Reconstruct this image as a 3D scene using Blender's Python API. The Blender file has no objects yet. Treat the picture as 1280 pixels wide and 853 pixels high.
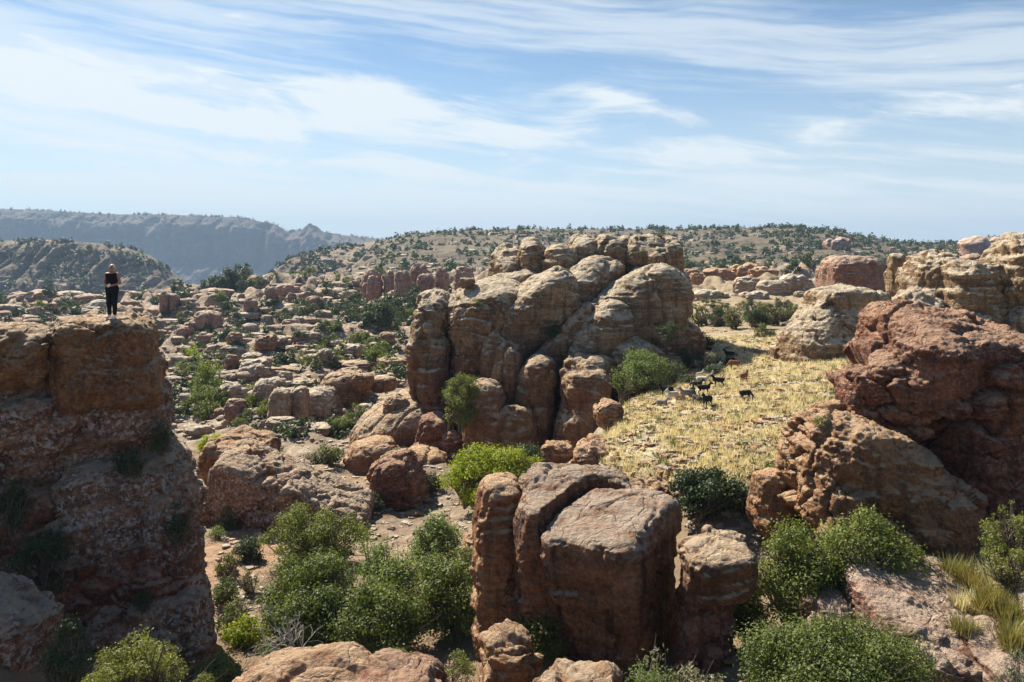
import bpy, math, random
import numpy as np
RNG = np.random.default_rng(7)
random.seed(7)
F = 995.0; CX = 640.0; HY = 315.0            # focal length (px of a 1280 wide frame), centre column, horizon row
scene = bpy.context.scene
col = scene.collection
f32 = np.float32

def P(px, py, Y):
    return np.array([(px-CX)/F*Y, Y, (HY-py)/F*Y])

# ------------------------------------------------------------------ noise
_r = np.random.default_rng(11)
_perm = np.concatenate([_r.permutation(256)]*3).astype(np.int32)
_g = _r.normal(size=(256, 3)); _g = (_g/np.linalg.norm(_g, axis=1)[:, None]).astype(f32)
def perlin(p):
    p = np.asarray(p, f32)
    fl = np.floor(p); i = fl.astype(np.int32) & 255; f = p-fl
    u = f*f*f*(f*(f*6-15)+10)
    X, Y, Z = i[:, 0], i[:, 1], i[:, 2]
    def corner(dx, dy, dz):
        h = _perm[_perm[_perm[(X+dx) & 255]+((Y+dy) & 255)]+((Z+dz) & 255)]
        g = _g[h]
        return g[:, 0]*(f[:, 0]-dx)+g[:, 1]*(f[:, 1]-dy)+g[:, 2]*(f[:, 2]-dz)
    ux, uy, uz = u[:, 0], u[:, 1], u[:, 2]
    a = corner(0, 0, 0); a += ux*(corner(1, 0, 0)-a)
    b = corner(0, 1, 0); b += ux*(corner(1, 1, 0)-b)
    c = corner(0, 0, 1); c += ux*(corner(1, 0, 1)-c)
    d = corner(0, 1, 1); d += ux*(corner(1, 1, 1)-d)
    a += uy*(b-a); c += uy*(d-c)
    return a+uz*(c-a)
def fbm(p, octv=4, gain=.5, lac=2.03):
    p = np.asarray(p, f32); s = np.zeros(len(p), f32); a = 1.
    for k in range(octv):
        s += a*perlin(p+17.3*k); p = p*lac; a *= gain
    return s

def worley(p):
    """nearest and second nearest distance to jittered cell points, and a random number per cell"""
    p = np.asarray(p, f32); F1 = np.full(len(p), 9., f32); F2 = F1.copy(); ID = np.zeros(len(p), f32); T = ID.copy()
    fl = np.floor(p).astype(np.int32)
    for dx in (-1, 0, 1):
        for dy in (-1, 0, 1):
            for dz in (-1, 0, 1):
                c = fl+np.array([dx, dy, dz], np.int32)
                h = _perm[_perm[_perm[c[:, 0] & 255]+(c[:, 1] & 255)]+(c[:, 2] & 255)]
                q = c+.5+.42*_g[h]-p
                d = np.sqrt((q*q).sum(1))
                m = d < F1
                F2 = np.where(m, F1, np.minimum(F2, d)); ID = np.where(m, h/255., ID); F1 = np.where(m, d, F1)
                T = np.where(m, -(q*_g[(h*7+3) & 255]).sum(1), T)
    return F1, F2, ID.astype(f32), T

# ------------------------------------------------------------------ meshes
def mesh(name, v, quads=None, tris=None, smooth=True):
    me = bpy.data.meshes.new(name)
    v = np.ascontiguousarray(v, f32)
    nq = 0 if quads is None else len(quads); nt = 0 if tris is None else len(tris)
    me.vertices.add(len(v)); me.vertices.foreach_set('co', v.ravel())
    loops = []
    if nq: loops.append(np.asarray(quads, np.int32).ravel())
    if nt: loops.append(np.asarray(tris, np.int32).ravel())
    loops = np.concatenate(loops)
    me.loops.add(len(loops)); me.loops.foreach_set('vertex_index', loops)
    st = np.concatenate([np.arange(nq)*4, nq*4+np.arange(nt)*3]).astype(np.int32)
    me.polygons.add(nq+nt); me.polygons.foreach_set('loop_start', st)
    me.polygons.foreach_set('use_smooth', np.full(nq+nt, smooth))
    me.update(calc_edges=True); me.validate()
    return me

def link(name, me, mat=None, parent=None, loc=(0, 0, 0)):
    o = bpy.data.objects.new(name, me); col.objects.link(o)
    o.location = [float(a) for a in loc]
    if mat is not None and me is not None and not me.materials: me.materials.append(mat)
    if parent is not None: o.parent = parent
    return o
def tag(o, label=None, cat=None, group=None, kind=None):
    if label: o['label'] = label
    if cat: o['category'] = cat
    if group: o['group'] = group
    if kind: o['kind'] = kind
    return o
def thing(name, loc, label, cat, group=None):
    return tag(link(name, None, None, None, loc), label, cat, group)

# ------------------------------------------------------------------ implicit solids
def rotm(rz, rx, ry):
    a, b, c = (math.radians(t) for t in (rz, rx, ry))
    Rz = np.array([[math.cos(a), -math.sin(a), 0], [math.sin(a), math.cos(a), 0], [0, 0, 1]])
    Rx = np.array([[1, 0, 0], [0, math.cos(b), -math.sin(b)], [0, math.sin(b), math.cos(b)]])
    Ry = np.array([[math.cos(c), 0, math.sin(c)], [0, 1, 0], [-math.sin(c), 0, math.cos(c)]])
    return Rz@Rx@Ry
def W(c, h, e=3., ez=None, rz=0, rx=0, ry=0, t=0, sub=False):
    """superquadric: centre, half sizes, plan exponent, profile exponent, rotations, taper (wider at the top when > 0)"""
    return dict(c=np.array(c, float), h=np.array(h, float), e=e, ez=ez or e, R=rotm(rz, rx, ry), t=t, sub=sub)
def S(x0, x1, y0, y1, Y, dep=None, **k):
    c = P((x0+x1)/2, (y0+y1)/2, Y); hx = abs(x1-x0)/2/F*Y; hz = abs(y1-y0)/2/F*Y
    return W(c, (hx, dep if dep else hx, hz), **k)
def sdf(prims, pts, sm=0.):
    d = None
    for q in prims:
        l = (pts-q['c'].astype(f32))@q['R'].astype(f32)
        h = q['h'].astype(f32)
        l = l/h
        if q['t']:
            s = np.clip(1+q['t']*l[:, 2], .25, 3); l[:, 0] /= s; l[:, 1] /= s
        np.abs(l, out=l)
        e, ez = q['e'], q['ez']
        k = ((l[:, 0]**e+l[:, 1]**e)**(ez/e)+l[:, 2]**ez)**(1/ez)
        dd = (k-1)*min(q['h'])
        if d is None: d = dd
        elif q['sub']: d = np.maximum(d, -dd)
        elif sm:
            hh = np.clip(.5+.5*(d-dd)/sm, 0, 1); d = d*(1-hh)+dd*hh-sm*hh*(1-hh)
        else: d = np.minimum(d, dd)
    return d
def nets(fn, lo, hi, h):
    """naive surface nets: the zero surface of fn on a grid of step h"""
    lo = np.array(lo, float); n = np.maximum(np.ceil((np.array(hi)-lo)/h).astype(int)+1, 4)
    ax = [lo[i]+h*np.arange(n[i]) for i in range(3)]
    D = np.empty(n, f32)
    yz = np.stack(np.meshgrid(ax[1], ax[2], indexing='ij'), -1).reshape(-1, 2).astype(f32)
    step = max(1, int(400000/len(yz)))
    for i in range(0, n[0], step):
        xs = ax[0][i:i+step].astype(f32)
        p = np.empty((len(xs)*len(yz), 3), f32)
        p[:, 0] = np.repeat(xs, len(yz)); p[:, 1:] = np.tile(yz, (len(xs), 1))
        D[i:i+step] = fn(p).reshape(len(xs), n[1], n[2])
    D[0] = D[-1] = 1; D[:, 0] = D[:, -1] = 1; D[:, :, 0] = D[:, :, -1] = 1
    ins = D < 0
    cnt = np.zeros(n-1, np.int8)
    offs = [(i, j, k) for i in (0, 1) for j in (0, 1) for k in (0, 1)]
    for i, j, k in offs: cnt += ins[i:n[0]-1+i, j:n[1]-1+j, k:n[2]-1+k]
    act = np.argwhere((cnt > 0) & (cnt < 8))
    idx = np.full(n-1, -1, np.int32); idx[act[:, 0], act[:, 1], act[:, 2]] = np.arange(len(act))
    acc = np.zeros((len(act), 3)); num = np.zeros(len(act))
    for a in offs:
        for ax_ in range(3):
            if a[ax_]: continue
            b = list(a); b[ax_] = 1
            da = D[act[:, 0]+a[0], act[:, 1]+a[1], act[:, 2]+a[2]]; db = D[act[:, 0]+b[0], act[:, 1]+b[1], act[:, 2]+b[2]]
            m = (da < 0) != (db < 0)
            t = np.where(m, da/np.where(m, da-db, 1), 0)
            q = np.tile(np.array(a, float), (len(act), 1)); q[:, ax_] = t
            acc += q*m[:, None]; num += m
    v = lo+(act+acc/num[:, None])*h
    quads = []
    for d in range(3):
        sl0 = [slice(1, n[i]-1) for i in range(3)]; sl0[d] = slice(0, n[d]-1)
        sl1 = list(sl0); sl1[d] = slice(1, n[d])
        s0, s1 = ins[tuple(sl0)], ins[tuple(sl1)]
        e = np.argwhere(s0 != s1)
        base = e+np.array([1 if i != d else 0 for i in range(3)])
        flip = s0[e[:, 0], e[:, 1], e[:, 2]]
        u, w = (d+1) % 3, (d+2) % 3
        def cell(du, dw):
            c = base.copy(); c[:, u] -= du; c[:, w] -= dw
            return idx[c[:, 0], c[:, 1], c[:, 2]]
        q = np.stack([cell(1, 1), cell(0, 1), cell(0, 0), cell(1, 0)], 1)
        q[~flip] = q[~flip][:, ::-1]
        quads.append(q)
    return v, np.concatenate(quads)
def vnormals(v, q):
    n = np.cross(v[q[:, 2]]-v[q[:, 0]], v[q[:, 3]]-v[q[:, 1]])
    out = np.zeros_like(v)
    for k in range(4): np.add.at(out, q[:, k], n)
    return out/np.maximum(np.linalg.norm(out, axis=1), 1e-9)[:, None]
def bounds(prims):
    lo, hi = [], []
    for q in prims:
        if q['sub']: continue
        h = q['h'].copy(); h[:2] *= 1+abs(q['t'])
        ext = np.abs(q['R'])@h
        lo.append(q['c']-ext); hi.append(q['c']+ext)
    return np.min(lo, 0), np.max(hi, 0)
def rock_mesh(name, prims, vox, seed=0, warp=(.5, 2.5), lump=(.18, 1.1), strata=(.10, .5), flute=(0., .8), fine=(.05, .22), joint=(.16, 2.6, .035), pits=.25, block=(.12, 1.0), k=.0, dip=(0, 0), base=None, zmin=None):
    """a rock: union of superquadrics, warped, bedded into ledges, roughened; returns the mesh and its base point"""
    lo, hi = bounds(prims); pad = 2.5*vox
    lo -= pad; hi += pad
    if zmin is not None: lo[2] = max(lo[2], zmin)
    v, q = nets(lambda p: sdf(prims, p, k), lo, hi, vox)
    o = np.array([seed*13.7, seed*7.1, seed*3.3])
    A, L = warp
    if A:
        w = np.stack([fbm((v+o+k*31.7)/L, 2) for k in range(3)], 1)
        w[:, 2] *= .6
        v = v+A*w
    n = vnormals(v, q)
    side = np.sqrt(np.clip(1-n[:, 2]**2, 0, 1))
    p = v+o
    d = lump[0]*fbm(p/lump[1], 3)
    if strata[0]:
        # bedding ledges, strong in some places and nearly gone in others
        s = np.stack([p[:, 0]*.2, p[:, 1]*.2, (p[:, 2]+dip[0]*p[:, 0]+dip[1]*p[:, 1]+.5*perlin(p/2.3))/strata[1]], 1)
        t = perlin(s); t2 = perlin(s*np.array([1.3, 1.3, 2.7])+9)
        km = np.clip(.25+1.5*fbm(p/(3.2*strata[1]/.5)+77, 2), .05, 1)
        d += strata[0]*side*km*(np.clip(2.6*t, -1, 1)+.6*np.clip(2.6*t2, -1, 1))
    if flute[0]:
        s = np.stack([p[:, 0]/flute[1], p[:, 1]/flute[1], p[:, 2]/(flute[1]*7)], 1)
        d += -flute[0]*side*np.abs(fbm(s, 2))*2
    if block[0]:
        # fractured blocks: each cell stands a little proud of or behind its neighbours, open joints between
        wp = np.stack([fbm(p/1.3+k_*19, 2) for k_ in range(3)], 1)*.35*block[1]
        F1, F2, ID, T = worley((p+wp)/(block[1]*np.array([1., 1., .55])))
        m = np.clip(.35+1.6*fbm(p/4.1+33, 2), 0, 1)
        d += block[0]*m*((ID-.5)*1.1+1.3*T-.6*np.exp(-((F2-F1)/.07)**2))
    # joints: thin steep cracks
    jp = np.stack([p[:, 0], p[:, 1], p[:, 2]*.28], 1)/joint[1]
    jn = perlin(jp+.15*fbm(p/1.1, 2)[:, None])
    d -= joint[0]*np.exp(-(jn/joint[2])**2)
    # weathered pits
    d -= pits*np.clip(np.abs(fbm(p/.55+5, 3))-.18, 0, 1)*side
    v = v+n*d[:, None]
    if fine[0]:
        n = vnormals(v, q)
        t = fbm((v+o)/fine[1], 3, .6)
        v = v+n*(fine[0]*(np.abs(t)*2-.5))[:, None]
    if base is None:
        base = np.array([(v[:, 0].min()+v[:, 0].max())/2, (v[:, 1].min()+v[:, 1].max())/2, v[:, 2].min()])
    return mesh(name, v-base, quads=q), base

# ------------------------------------------------------------------ node helpers
class NT:
    def __init__(s, tree): s.t = tree; s.n = tree.nodes; s.l = tree.links
    def add(s, ty, ins=None, **props):
        n = s.n.new(ty)
        for k, v in props.items(): setattr(n, k, v)
        for k, v in (ins or {}).items():
            sock = n.inputs[k]
            if hasattr(v, 'is_output') or hasattr(v, 'links'): s.l.new(v, sock)
            else: sock.default_value = v
        return n
    def noise(s, vec, scale, detail=4, rough=.55, dist=0.):
        return s.add('ShaderNodeTexNoise', {'Vector': vec, 'Scale': scale, 'Detail': detail, 'Roughness': rough, 'Distortion': dist}).outputs[0]
    def mapp(s, vec, sc=(1, 1, 1), loc=(0, 0, 0), rot=(0, 0, 0)):
        return s.add('ShaderNodeMapping', {'Vector': vec, 'Scale': sc, 'Location': loc, 'Rotation': rot}).outputs[0]
    def step(s, val, a, b, c=0., d=1.):
        return s.add('ShaderNodeMapRange', {0: val, 1: a, 2: b, 3: c, 4: d}, interpolation_type='SMOOTHSTEP').outputs[0]
    def math(s, op, a, b=0., c=0., clamp=False):
        return s.add('ShaderNodeMath', {0: a, 1: b, 2: c}, operation=op, use_clamp=clamp).outputs[0]
    def mix(s, fac, a, b, mode='MIX'):
        n = s.n.new('ShaderNodeMix'); n.data_type = 'RGBA'; n.blend_type = mode
        for i, v in ((0, fac), (6, a), (7, b)):
            if hasattr(v, 'links'): s.l.new(v, n.inputs[i])
            else: n.inputs[i].default_value = v if i == 0 else (*v[:3], 1)
        return n.outputs[2]
def new_mat(name):
    m = bpy.data.materials.new(name); m.use_nodes = True
    t = NT(m.node_tree); b = m.node_tree.nodes['Principled BSDF']
    b.inputs['Roughness'].default_value = .9
    b.inputs['Specular IOR Level'].default_value = .2
    return m, t, b

def rock_mat(name, c1, c2, c3, top=None, topf=.6, lichen=.0, lichen_col=(.42, .41, .40), varnish_shade=.4, varnish_shade_col=(.045, .032, .028), band=.5, bump=1.0, scale=1.0, brot=0., grain=.75, low=None):
    m, t, b = new_mat(name)
    tc = t.add('ShaderNodeTexCoord').outputs['Object']
    geo = t.add('ShaderNodeNewGeometry')
    nz = t.add('ShaderNodeSeparateXYZ', {0: geo.outputs['Normal']}).outputs[2]
    info = t.add('ShaderNodeObjectInfo')
    v = t.add('ShaderNodeVectorMath', {0: tc, 1: info.outputs['Location']}, operation='ADD').outputs[0]
    v = t.mapp(v, (scale,)*3)
    a = t.noise(v, .30, 5, .6)
    c = t.mix(t.step(a, .38, .62), c1, c2)
    a2 = t.noise(t.mapp(v, (1, 1, 1), (31, 7, 3)), .75, 6, .65)
    c = t.mix(t.step(a2, .48, .68), c, c3)
    if low:   # redder beds below a certain level
        pz = t.add('ShaderNodeSeparateXYZ', {0: v}).outputs[2]
        pz = t.math('ADD', pz, t.math('MULTIPLY', t.math('SUBTRACT', a2, .5), 5.))
        c = t.mix(t.step(pz, low[1], low[0]), c, low[2])
    # bedding
    sv = t.mapp(t.mapp(v, rot=(0, brot, 0)), (.22, .22, 3.2)) if brot else t.mapp(v, (.22, .22, 3.2))
    bd = t.noise(sv, 1.0, 7, .65, .4)
    c = t.mix(band, c, t.mix(t.step(bd, .3, .7), (.45, .42, .40), (1.35, 1.33, 1.30)), 'MULTIPLY')
    # grain
    gr = t.noise(v, 9., 6, .7)
    c = t.mix(grain, c, t.mix(t.step(gr, .30, .70), (.45, .43, .42), (1.5, 1.5, 1.48)), 'MULTIPLY')
    gr2 = t.noise(t.mapp(v, (1, 1, 1), (3, 17, 9)), 2.7, 8, .72)
    c = t.mix(.6, c, t.mix(t.step(gr2, .38, .64), (.62, .60, .58), (1.25, 1.25, 1.25)), 'MULTIPLY')
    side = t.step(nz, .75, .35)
    if varnish_shade:  # desert varnish, also painting deeper shade into the colour of steep faces
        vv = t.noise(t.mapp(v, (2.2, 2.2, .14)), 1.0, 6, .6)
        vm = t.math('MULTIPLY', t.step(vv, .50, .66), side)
        vm = t.math('MULTIPLY', vm, varnish_shade)
        c = t.mix(vm, c, varnish_shade_col)
    if lichen:
        l1 = t.noise(v, 7.0, 9, .72); l2 = t.noise(t.mapp(v, (.6, .6, 1.5), (5, 5, 5)), 1.1, 5, .65)
        lm = t.math('MULTIPLY', t.step(l1, .50, .57), t.step(l2, .36, .56))
        c = t.mix(t.math('MULTIPLY', lm, lichen), c, lichen_col)
    if top:  # bleached tops, kept paler than the sides to paint in sunlit contrast
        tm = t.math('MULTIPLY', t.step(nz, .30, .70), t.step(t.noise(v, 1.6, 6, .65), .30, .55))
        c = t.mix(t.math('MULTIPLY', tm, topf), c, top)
    t.l.new(c, b.inputs['Base Color'])
    # relief
    h1 = t.noise(v, 2.6, 10, .68)
    h2 = t.noise(sv, 2.2, 6, .6)
    vo = t.add('ShaderNodeTexVoronoi', {'Vector': t.mapp(t.add('ShaderNodeVectorMath', {0: v, 1: t.add('ShaderNodeTexNoise', {'Vector': v, 'Scale': 1.2, 'Detail': 4}).outputs[1]}, operation='ADD').outputs[0], (1, 1, .55)), 'Scale': .7}, feature='DISTANCE_TO_EDGE').outputs[0]
    cr = t.step(vo, .0, .035)
    hh = t.math('ADD', t.math('ADD', h1, t.math('MULTIPLY', h2, .6)), t.math('MULTIPLY', cr, .16))
    bp = t.add('ShaderNodeBump', {'Height': hh, 'Strength': 1., 'Distance': .42*bump})
    t.l.new(bp.outputs[0], b.inputs['Normal'])
    return m

def leaf_mat(name, ca, cb, trans=.35, tcol=None):
    m, t, b = new_mat(name)
    geo = t.add('ShaderNodeNewGeometry'); info = t.add('ShaderNodeObjectInfo')
    r = geo.outputs['Random Per Island']
    c = t.mix(r, ca, cb)
    tc = t.add('ShaderNodeTexCoord').outputs['Object']
    c = t.mix(t.step(t.noise(tc, 1.6, 3), .4, .62), c, t.mix(.5, c, cb))
    c = t.mix(1., c, t.mix(info.outputs['Random'], (.8, .85, .85), (1.2, 1.15, 1.1)), 'MULTIPLY')
    t.l.new(c, b.inputs['Base Color']); b.inputs['Roughness'].default_value = .6
    b.inputs['Specular IOR Level'].default_value = .35
    tr = t.add('ShaderNodeBsdfTranslucent'); t.l.new(t.mix(1., c, tcol or (1.5, 1.6, .7), 'MULTIPLY'), tr.inputs[0])
    mx = t.add('ShaderNodeMixShader', {0: trans, 1: b.outputs[0], 2: tr.outputs[0]})
    t.l.new(mx.outputs[0], m.node_tree.nodes['Material Output'].inputs[0])
    return m
def plain_mat(name, c, rough=.8, spec=.2, var=.0):
    m, t, b = new_mat(name)
    b.inputs['Roughness'].default_value = rough; b.inputs['Specular IOR Level'].default_value = spec
    tc = t.add('ShaderNodeTexCoord').outputs['Object']
    k = t.noise(tc, 12., 5, .6)
    t.l.new(t.mix(t.step(k, .3, .7), tuple(x*(1-var) for x in c), tuple(x*(1+var) for x in c)), b.inputs['Base Color'])
    return m

# ------------------------------------------------------------------ plants
def leaf_quads(c, n_out, size, rng, asp=1.9, up=.5):
    """one small folded leaf per centre c, facing roughly n_out"""
    n = n_out+rng.normal(size=c.shape)*.75; n[:, 2] += up
    n /= np.linalg.norm(n, axis=1)[:, None]
    a = np.cross(n, rng.normal(size=c.shape)); a /= np.maximum(np.linalg.norm(a, axis=1), 1e-6)[:, None]
    b = np.cross(n, a)
    s = size*rng.uniform(.65, 1.35, (len(c), 1))
    v = np.stack([c-a*s*asp/2, c+b*s/2+n*s*.12, c+a*s*asp/2, c-b*s/2+n*s*.12], 1).reshape(-1, 3)
    return v, np.arange(len(c)*4).reshape(-1, 4)
def crown_cloud(lobes, per, size, rng, asp=1.9, up=.5, core=.35):
    C, N = [], []
    for c, r in lobes:
        r = np.broadcast_to(np.array(r, float), (3,))
        k = max(4, int(per*(r[0]*r[1]*r[2])**(2/3)*rng.uniform(.35, 1.35)))
        d = rng.normal(size=(k, 3)); d /= np.linalg.norm(d, axis=1)[:, None]
        rad = (core+(1-core)*rng.uniform(0, 1, (k, 1))**.6)*np.exp(rng.normal(0, .20, (k, 1)))
        C.append(np.array(c)+d*r*rad); N.append(d)
    return leaf_quads(np.concatenate(C), np.concatenate(N), size, rng, asp, up)
def tubes(paths, sides=5):
    V, Q = [], []; off = 0
    for pts, rad in paths:
        pts = np.array(pts, float); k = len(pts)
        tg = np.gradient(pts, axis=0); tg /= np.maximum(np.linalg.norm(tg, axis=1), 1e-9)[:, None]
        ref = np.array([.31, .77, .2]); a = np.cross(tg, ref); a /= np.linalg.norm(a, axis=1)[:, None]; b = np.cross(tg, a)
        an = np.linspace(0, 2*math.pi, sides, endpoint=False)
        ring = pts[:, None]+np.array(rad)[:, None, None]*(np.cos(an)[None, :, None]*a[:, None]+np.sin(an)[None, :, None]*b[:, None])
        V.append(ring.reshape(-1, 3))
        i = np.arange(k-1)[:, None]*sides+np.arange(sides)[None]; j = np.arange(k-1)[:, None]*sides+(np.arange(sides)[None]+1) % sides
        Q.append(np.stack([i, j, j+sides, i+sides], -1).reshape(-1, 4)+off); off += k*sides
    return np.concatenate(V), np.concatenate(Q)
def make_lobes(w, d, h, n, rr, rng, low=.15, flat=.0):
    """clump centres through a crown of width w, depth d, height h standing on z = 0"""
    out = []
    while len(out) < n:
        u = rng.normal(size=3); u /= np.linalg.norm(u)
        k = rng.uniform(.25, 1)**.5
        p = u*k
        z = .5+.5*p[2]
        if z < low: continue
        s = 1-.25*abs(z-.45)
        r = rr*rng.uniform(.35, 1.25)
        p = p*rng.uniform(.8, 1.18)
        out.append(((p[0]*w/2*s*.88, p[1]*d/2*s*.88, h*(z*.9)), (r, r, r*rng.uniform(.6, .85))))
    return out
def limb_paths(lobes, h, rng, r0=.09, stems=3, spread=.25, tw=.5):
    P_ = []
    bases = [np.array([rng.normal()*spread, rng.normal()*spread, -.15]) for _ in range(stems)]
    for i, (c, r) in enumerate(lobes):
        b = bases[i % stems]; c = np.array(c)
        m = b*.45+c*.55; m[2] = b[2]+(c[2]-b[2])*rng.uniform(.35, .6); m[:2] += rng.normal(size=2)*tw*.3
        k1 = b*.75+m*.25+np.array([0, 0, .1*h])
        rad = r0*rng.uniform(.6, 1.1)
        P_.append(([b, k1, m, c*.75+m*.25+rng.normal(size=3)*.06, c], [rad, rad*.8, rad*.5, rad*.3, rad*.14]))
        for _ in range(3):
            e = c+rng.normal(size=3)*np.array(r)*1.05
            P_.append(([m, (m+e)/2+rng.normal(size=3)*.08, e], [rad*.35, rad*.22, rad*.08]))
    return P_
HAZE = 1.8e-4; SUN = 4.8; EXPO = 1.1; SKYK = 1.0; CLOUD = (8.4, 8.95, 9.1)
# ================================================================== materials
M = {}  # rock base colours held dark and tops pale, painting in shade contrast
M['tan'] = rock_mat('tan_sandstone', (.33, .22, .125), (.42, .305, .19), (.27, .155, .085), top=(.62, .52, .39), topf=.9, lichen=.2, lichen_col=(.36, .32, .27), varnish_shade=.65, varnish_shade_col=(.11, .058, .034), band=.75, low=(-9.6, -6.2, (.25, .12, .068)))
M['tanred'] = rock_mat('tan_red_sandstone', (.30, .155, .082), (.37, .22, .12), (.24, .105, .055), top=(.60, .46, .32), topf=.85, lichen=.2, lichen_col=(.34, .29, .24), varnish_shade=.7, varnish_shade_col=(.085, .042, .027), band=.5)
M['red'] = rock_mat('red_sandstone', (.38, .17, .078), (.45, .245, .12), (.28, .108, .05), top=(.60, .415, .27), topf=.85, lichen=.3, lichen_col=(.42, .35, .30), varnish_shade=.6, varnish_shade_col=(.075, .034, .024), band=.65)
M['grey'] = rock_mat('grey_topped_sandstone', (.29, .135, .07), (.35, .185, .105), (.22, .085, .047), top=(.47, .375, .295), topf=.8, lichen=.3, lichen_col=(.36, .31, .27), varnish_shade=.8, varnish_shade_col=(.045, .024, .019), band=.5)
M['cliff'] = rock_mat('lichened_brown_sandstone', (.33, .18, .115), (.39, .235, .15), (.27, .12, .08), top=(.54, .42, .30), topf=.85, lichen=.95, lichen_col=(.62, .54, .51), varnish_shade=.5, varnish_shade_col=(.065, .04, .028), band=.8, brot=.3)
M['orange'] = rock_mat('orange_sandstone', (.34, .165, .075), (.40, .22, .10), (.27, .12, .06), top=(.58, .44, .31), topf=.85, lichen=.45, lichen_col=(.44, .37, .31), varnish_shade=.45, band=.55)
M['dark'] = rock_mat('dark_purple_red_sandstone', (.265, .105, .062), (.325, .148, .088), (.19, .07, .043), top=(.50, .325, .225), topf=.8, lichen=.45, lichen_col=(.44, .35, .32), varnish_shade=.6, varnish_shade_col=(.05, .025, .023), band=.8, brot=.2)
M['pale'] = rock_mat('pale_pink_sandstone', (.37, .26, .185), (.44, .335, .245), (.30, .185, .125), top=(.64, .54, .42), topf=.9, lichen=.25, lichen_col=(.34, .31, .28), varnish_shade=.45, varnish_shade_col=(.14, .08, .062), band=.5)
M['mauve'] = rock_mat('mauve_red_sandstone', (.31, .165, .115), (.37, .22, .16), (.26, .12, .082), top=(.58, .44, .34), topf=.85, lichen=.2, varnish_shade=.45, varnish_shade_col=(.10, .052, .04), band=.5)

M['oak'] = leaf_mat('oak_leaves', (.085, .108, .024), (.170, .195, .050), .28)
M['oakpale'] = leaf_mat('pale_oak_leaves', (.105, .145, .045), (.19, .235, .085), .3)
M['lime'] = leaf_mat('lime_leaves', (.21, .24, .018), (.35, .37, .04), .42)
M['juniper'] = leaf_mat('juniper_needles', (.14, .155, .034), (.26, .26, .07), .25)
M['darkscrub'] = leaf_mat('dark_scrub_leaves', (.036, .058, .026), (.075, .100, .042), .2)
M['olive'] = leaf_mat('olive_scrub_leaves', (.095, .115, .042), (.165, .175, .07), .25)
M['greyscrub'] = leaf_mat('grey_scrub_leaves', (.17, .165, .11), (.26, .25, .17), .2)
M['straw'] = leaf_mat('straw_blades', (.58, .51, .30), (.76, .70, .47), .35, (1.2, 1.1, .8))
M['drygreen'] = leaf_mat('yellow_green_blades', (.22, .21, .06), (.36, .31, .11), .3, (1.2, 1.1, .8))
M['bark'] = plain_mat('grey_brown_bark', (.13, .10, .075), var=.35)
M['deadwood'] = plain_mat('bleached_wood', (.42, .38, .34), var=.25)

# ================================================================== terrain
# control points: where the ground lies (column, row, forward distance in metres)
ANCH = [(290,690,36),(280,790,29),(480,800,27),(620,775,26),(420,700,36),(560,655,39),(500,645,43),(470,600,50),(540,592,50),
 (560,556,60),(650,562,58),(720,556,53),(690,610,45),(740,838,22),(900,805,22),(690,820,22),(1050,765,20.5),(1240,722,21.5),(1100,696,24),(1180,704,23.5),
 (960,700,25),(1000,880,16),(850,860,19),(1270,870,16),(900,592,29),(860,606,30),(1000,560,30.5),(1000,450,56),(860,520,38),(800,516,40),
 (760,545,36),(900,440,62),(1050,440,58),(870,430,68),(790,500,45),(790,700,28),(770,570,33),(800,590,31.2),(735,560,35),(850,660,28),(930,402,95),(880,397,100),(1000,402,90),(900,347,200),
 (1020,342,220),(1100,352,180),(900,339,300),(1270,432,50),(1200,452,45),(1240,580,27),(270,558,66),(255,524,84),(230,502,92),(240,472,112),(270,452,126),(300,432,142),
 (330,402,182),(400,402,172),(420,382,212),(400,351,330),(300,348,300),(260,356,292),(340,346,315),(225,368,285),(480,352,330),(470,424,142),(400,454,107),(480,474,90),(420,526,70),(340,516,74),
 (370,564,57),(215,445,150),(60,378,300),(0,378,320),(560,342,330),(500,398,182),(0,460,150),(60,480,110),(0,820,19),(150,880,21),(100,700,35),
 (640,345,330),(740,342,330),(740,400,120),(640,410,130),(1300,360,200),(1400,440,60),(1400,700,22),(-100,480,110),(-200,400,250)]
A_ = np.array([P(*a) for a in ANCH])
EXTRA = np.array([(0,4,-13.5),(-8,4,-14),(8,4,-12),(-6,12,-14),(5,12,-11.5),(0,14,-12.3),(-25,5,-15),(25,5,-11),(40,25,-8.5),(-40,40,-15),(-90,90,-17),
 (90,60,-6),(120,150,-7),(-120,430,-34),(-60,430,-26),(-200,430,-36),(0,460,-16),(120,420,-9),(260,420,-8),(420,380,-8),
 (-250,700,-95),(-60,700,-80),(-700,900,-110),(100,640,-30),(300,640,-18),(600,640,-15),
 (0,2500,-70),(-2500,2500,-110),(2500,2500,-60),(0,9000,-60),(-6000,6000,-80),(6000,6000,-60),(-60,0,-15),(60,0,-9)], float)
PTS = np.concatenate([A_, EXTRA])
def uvw(x, y):
    r = np.sqrt(x*x+y*y); return np.stack([np.clip(np.arctan2(x, np.maximum(y, 1e-3)), -1.2, 1.2)*2.0, np.log(np.maximum(r, 9.))], -1)
_U = uvw(PTS[:, 0], PTS[:, 1])
_K = np.linalg.norm(_U[:, None]-_U[None], axis=-1)
_n = len(PTS)
_A = np.zeros((_n+3, _n+3)); _A[:_n, :_n] = -_K+np.eye(_n)*.004
_A[:_n, _n:] = np.concatenate([np.ones((_n, 1)), _U], 1); _A[_n:, :_n] = _A[:_n, _n:].T
_w = np.linalg.solve(_A, np.concatenate([PTS[:, 2], np.zeros(3)]))
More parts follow.
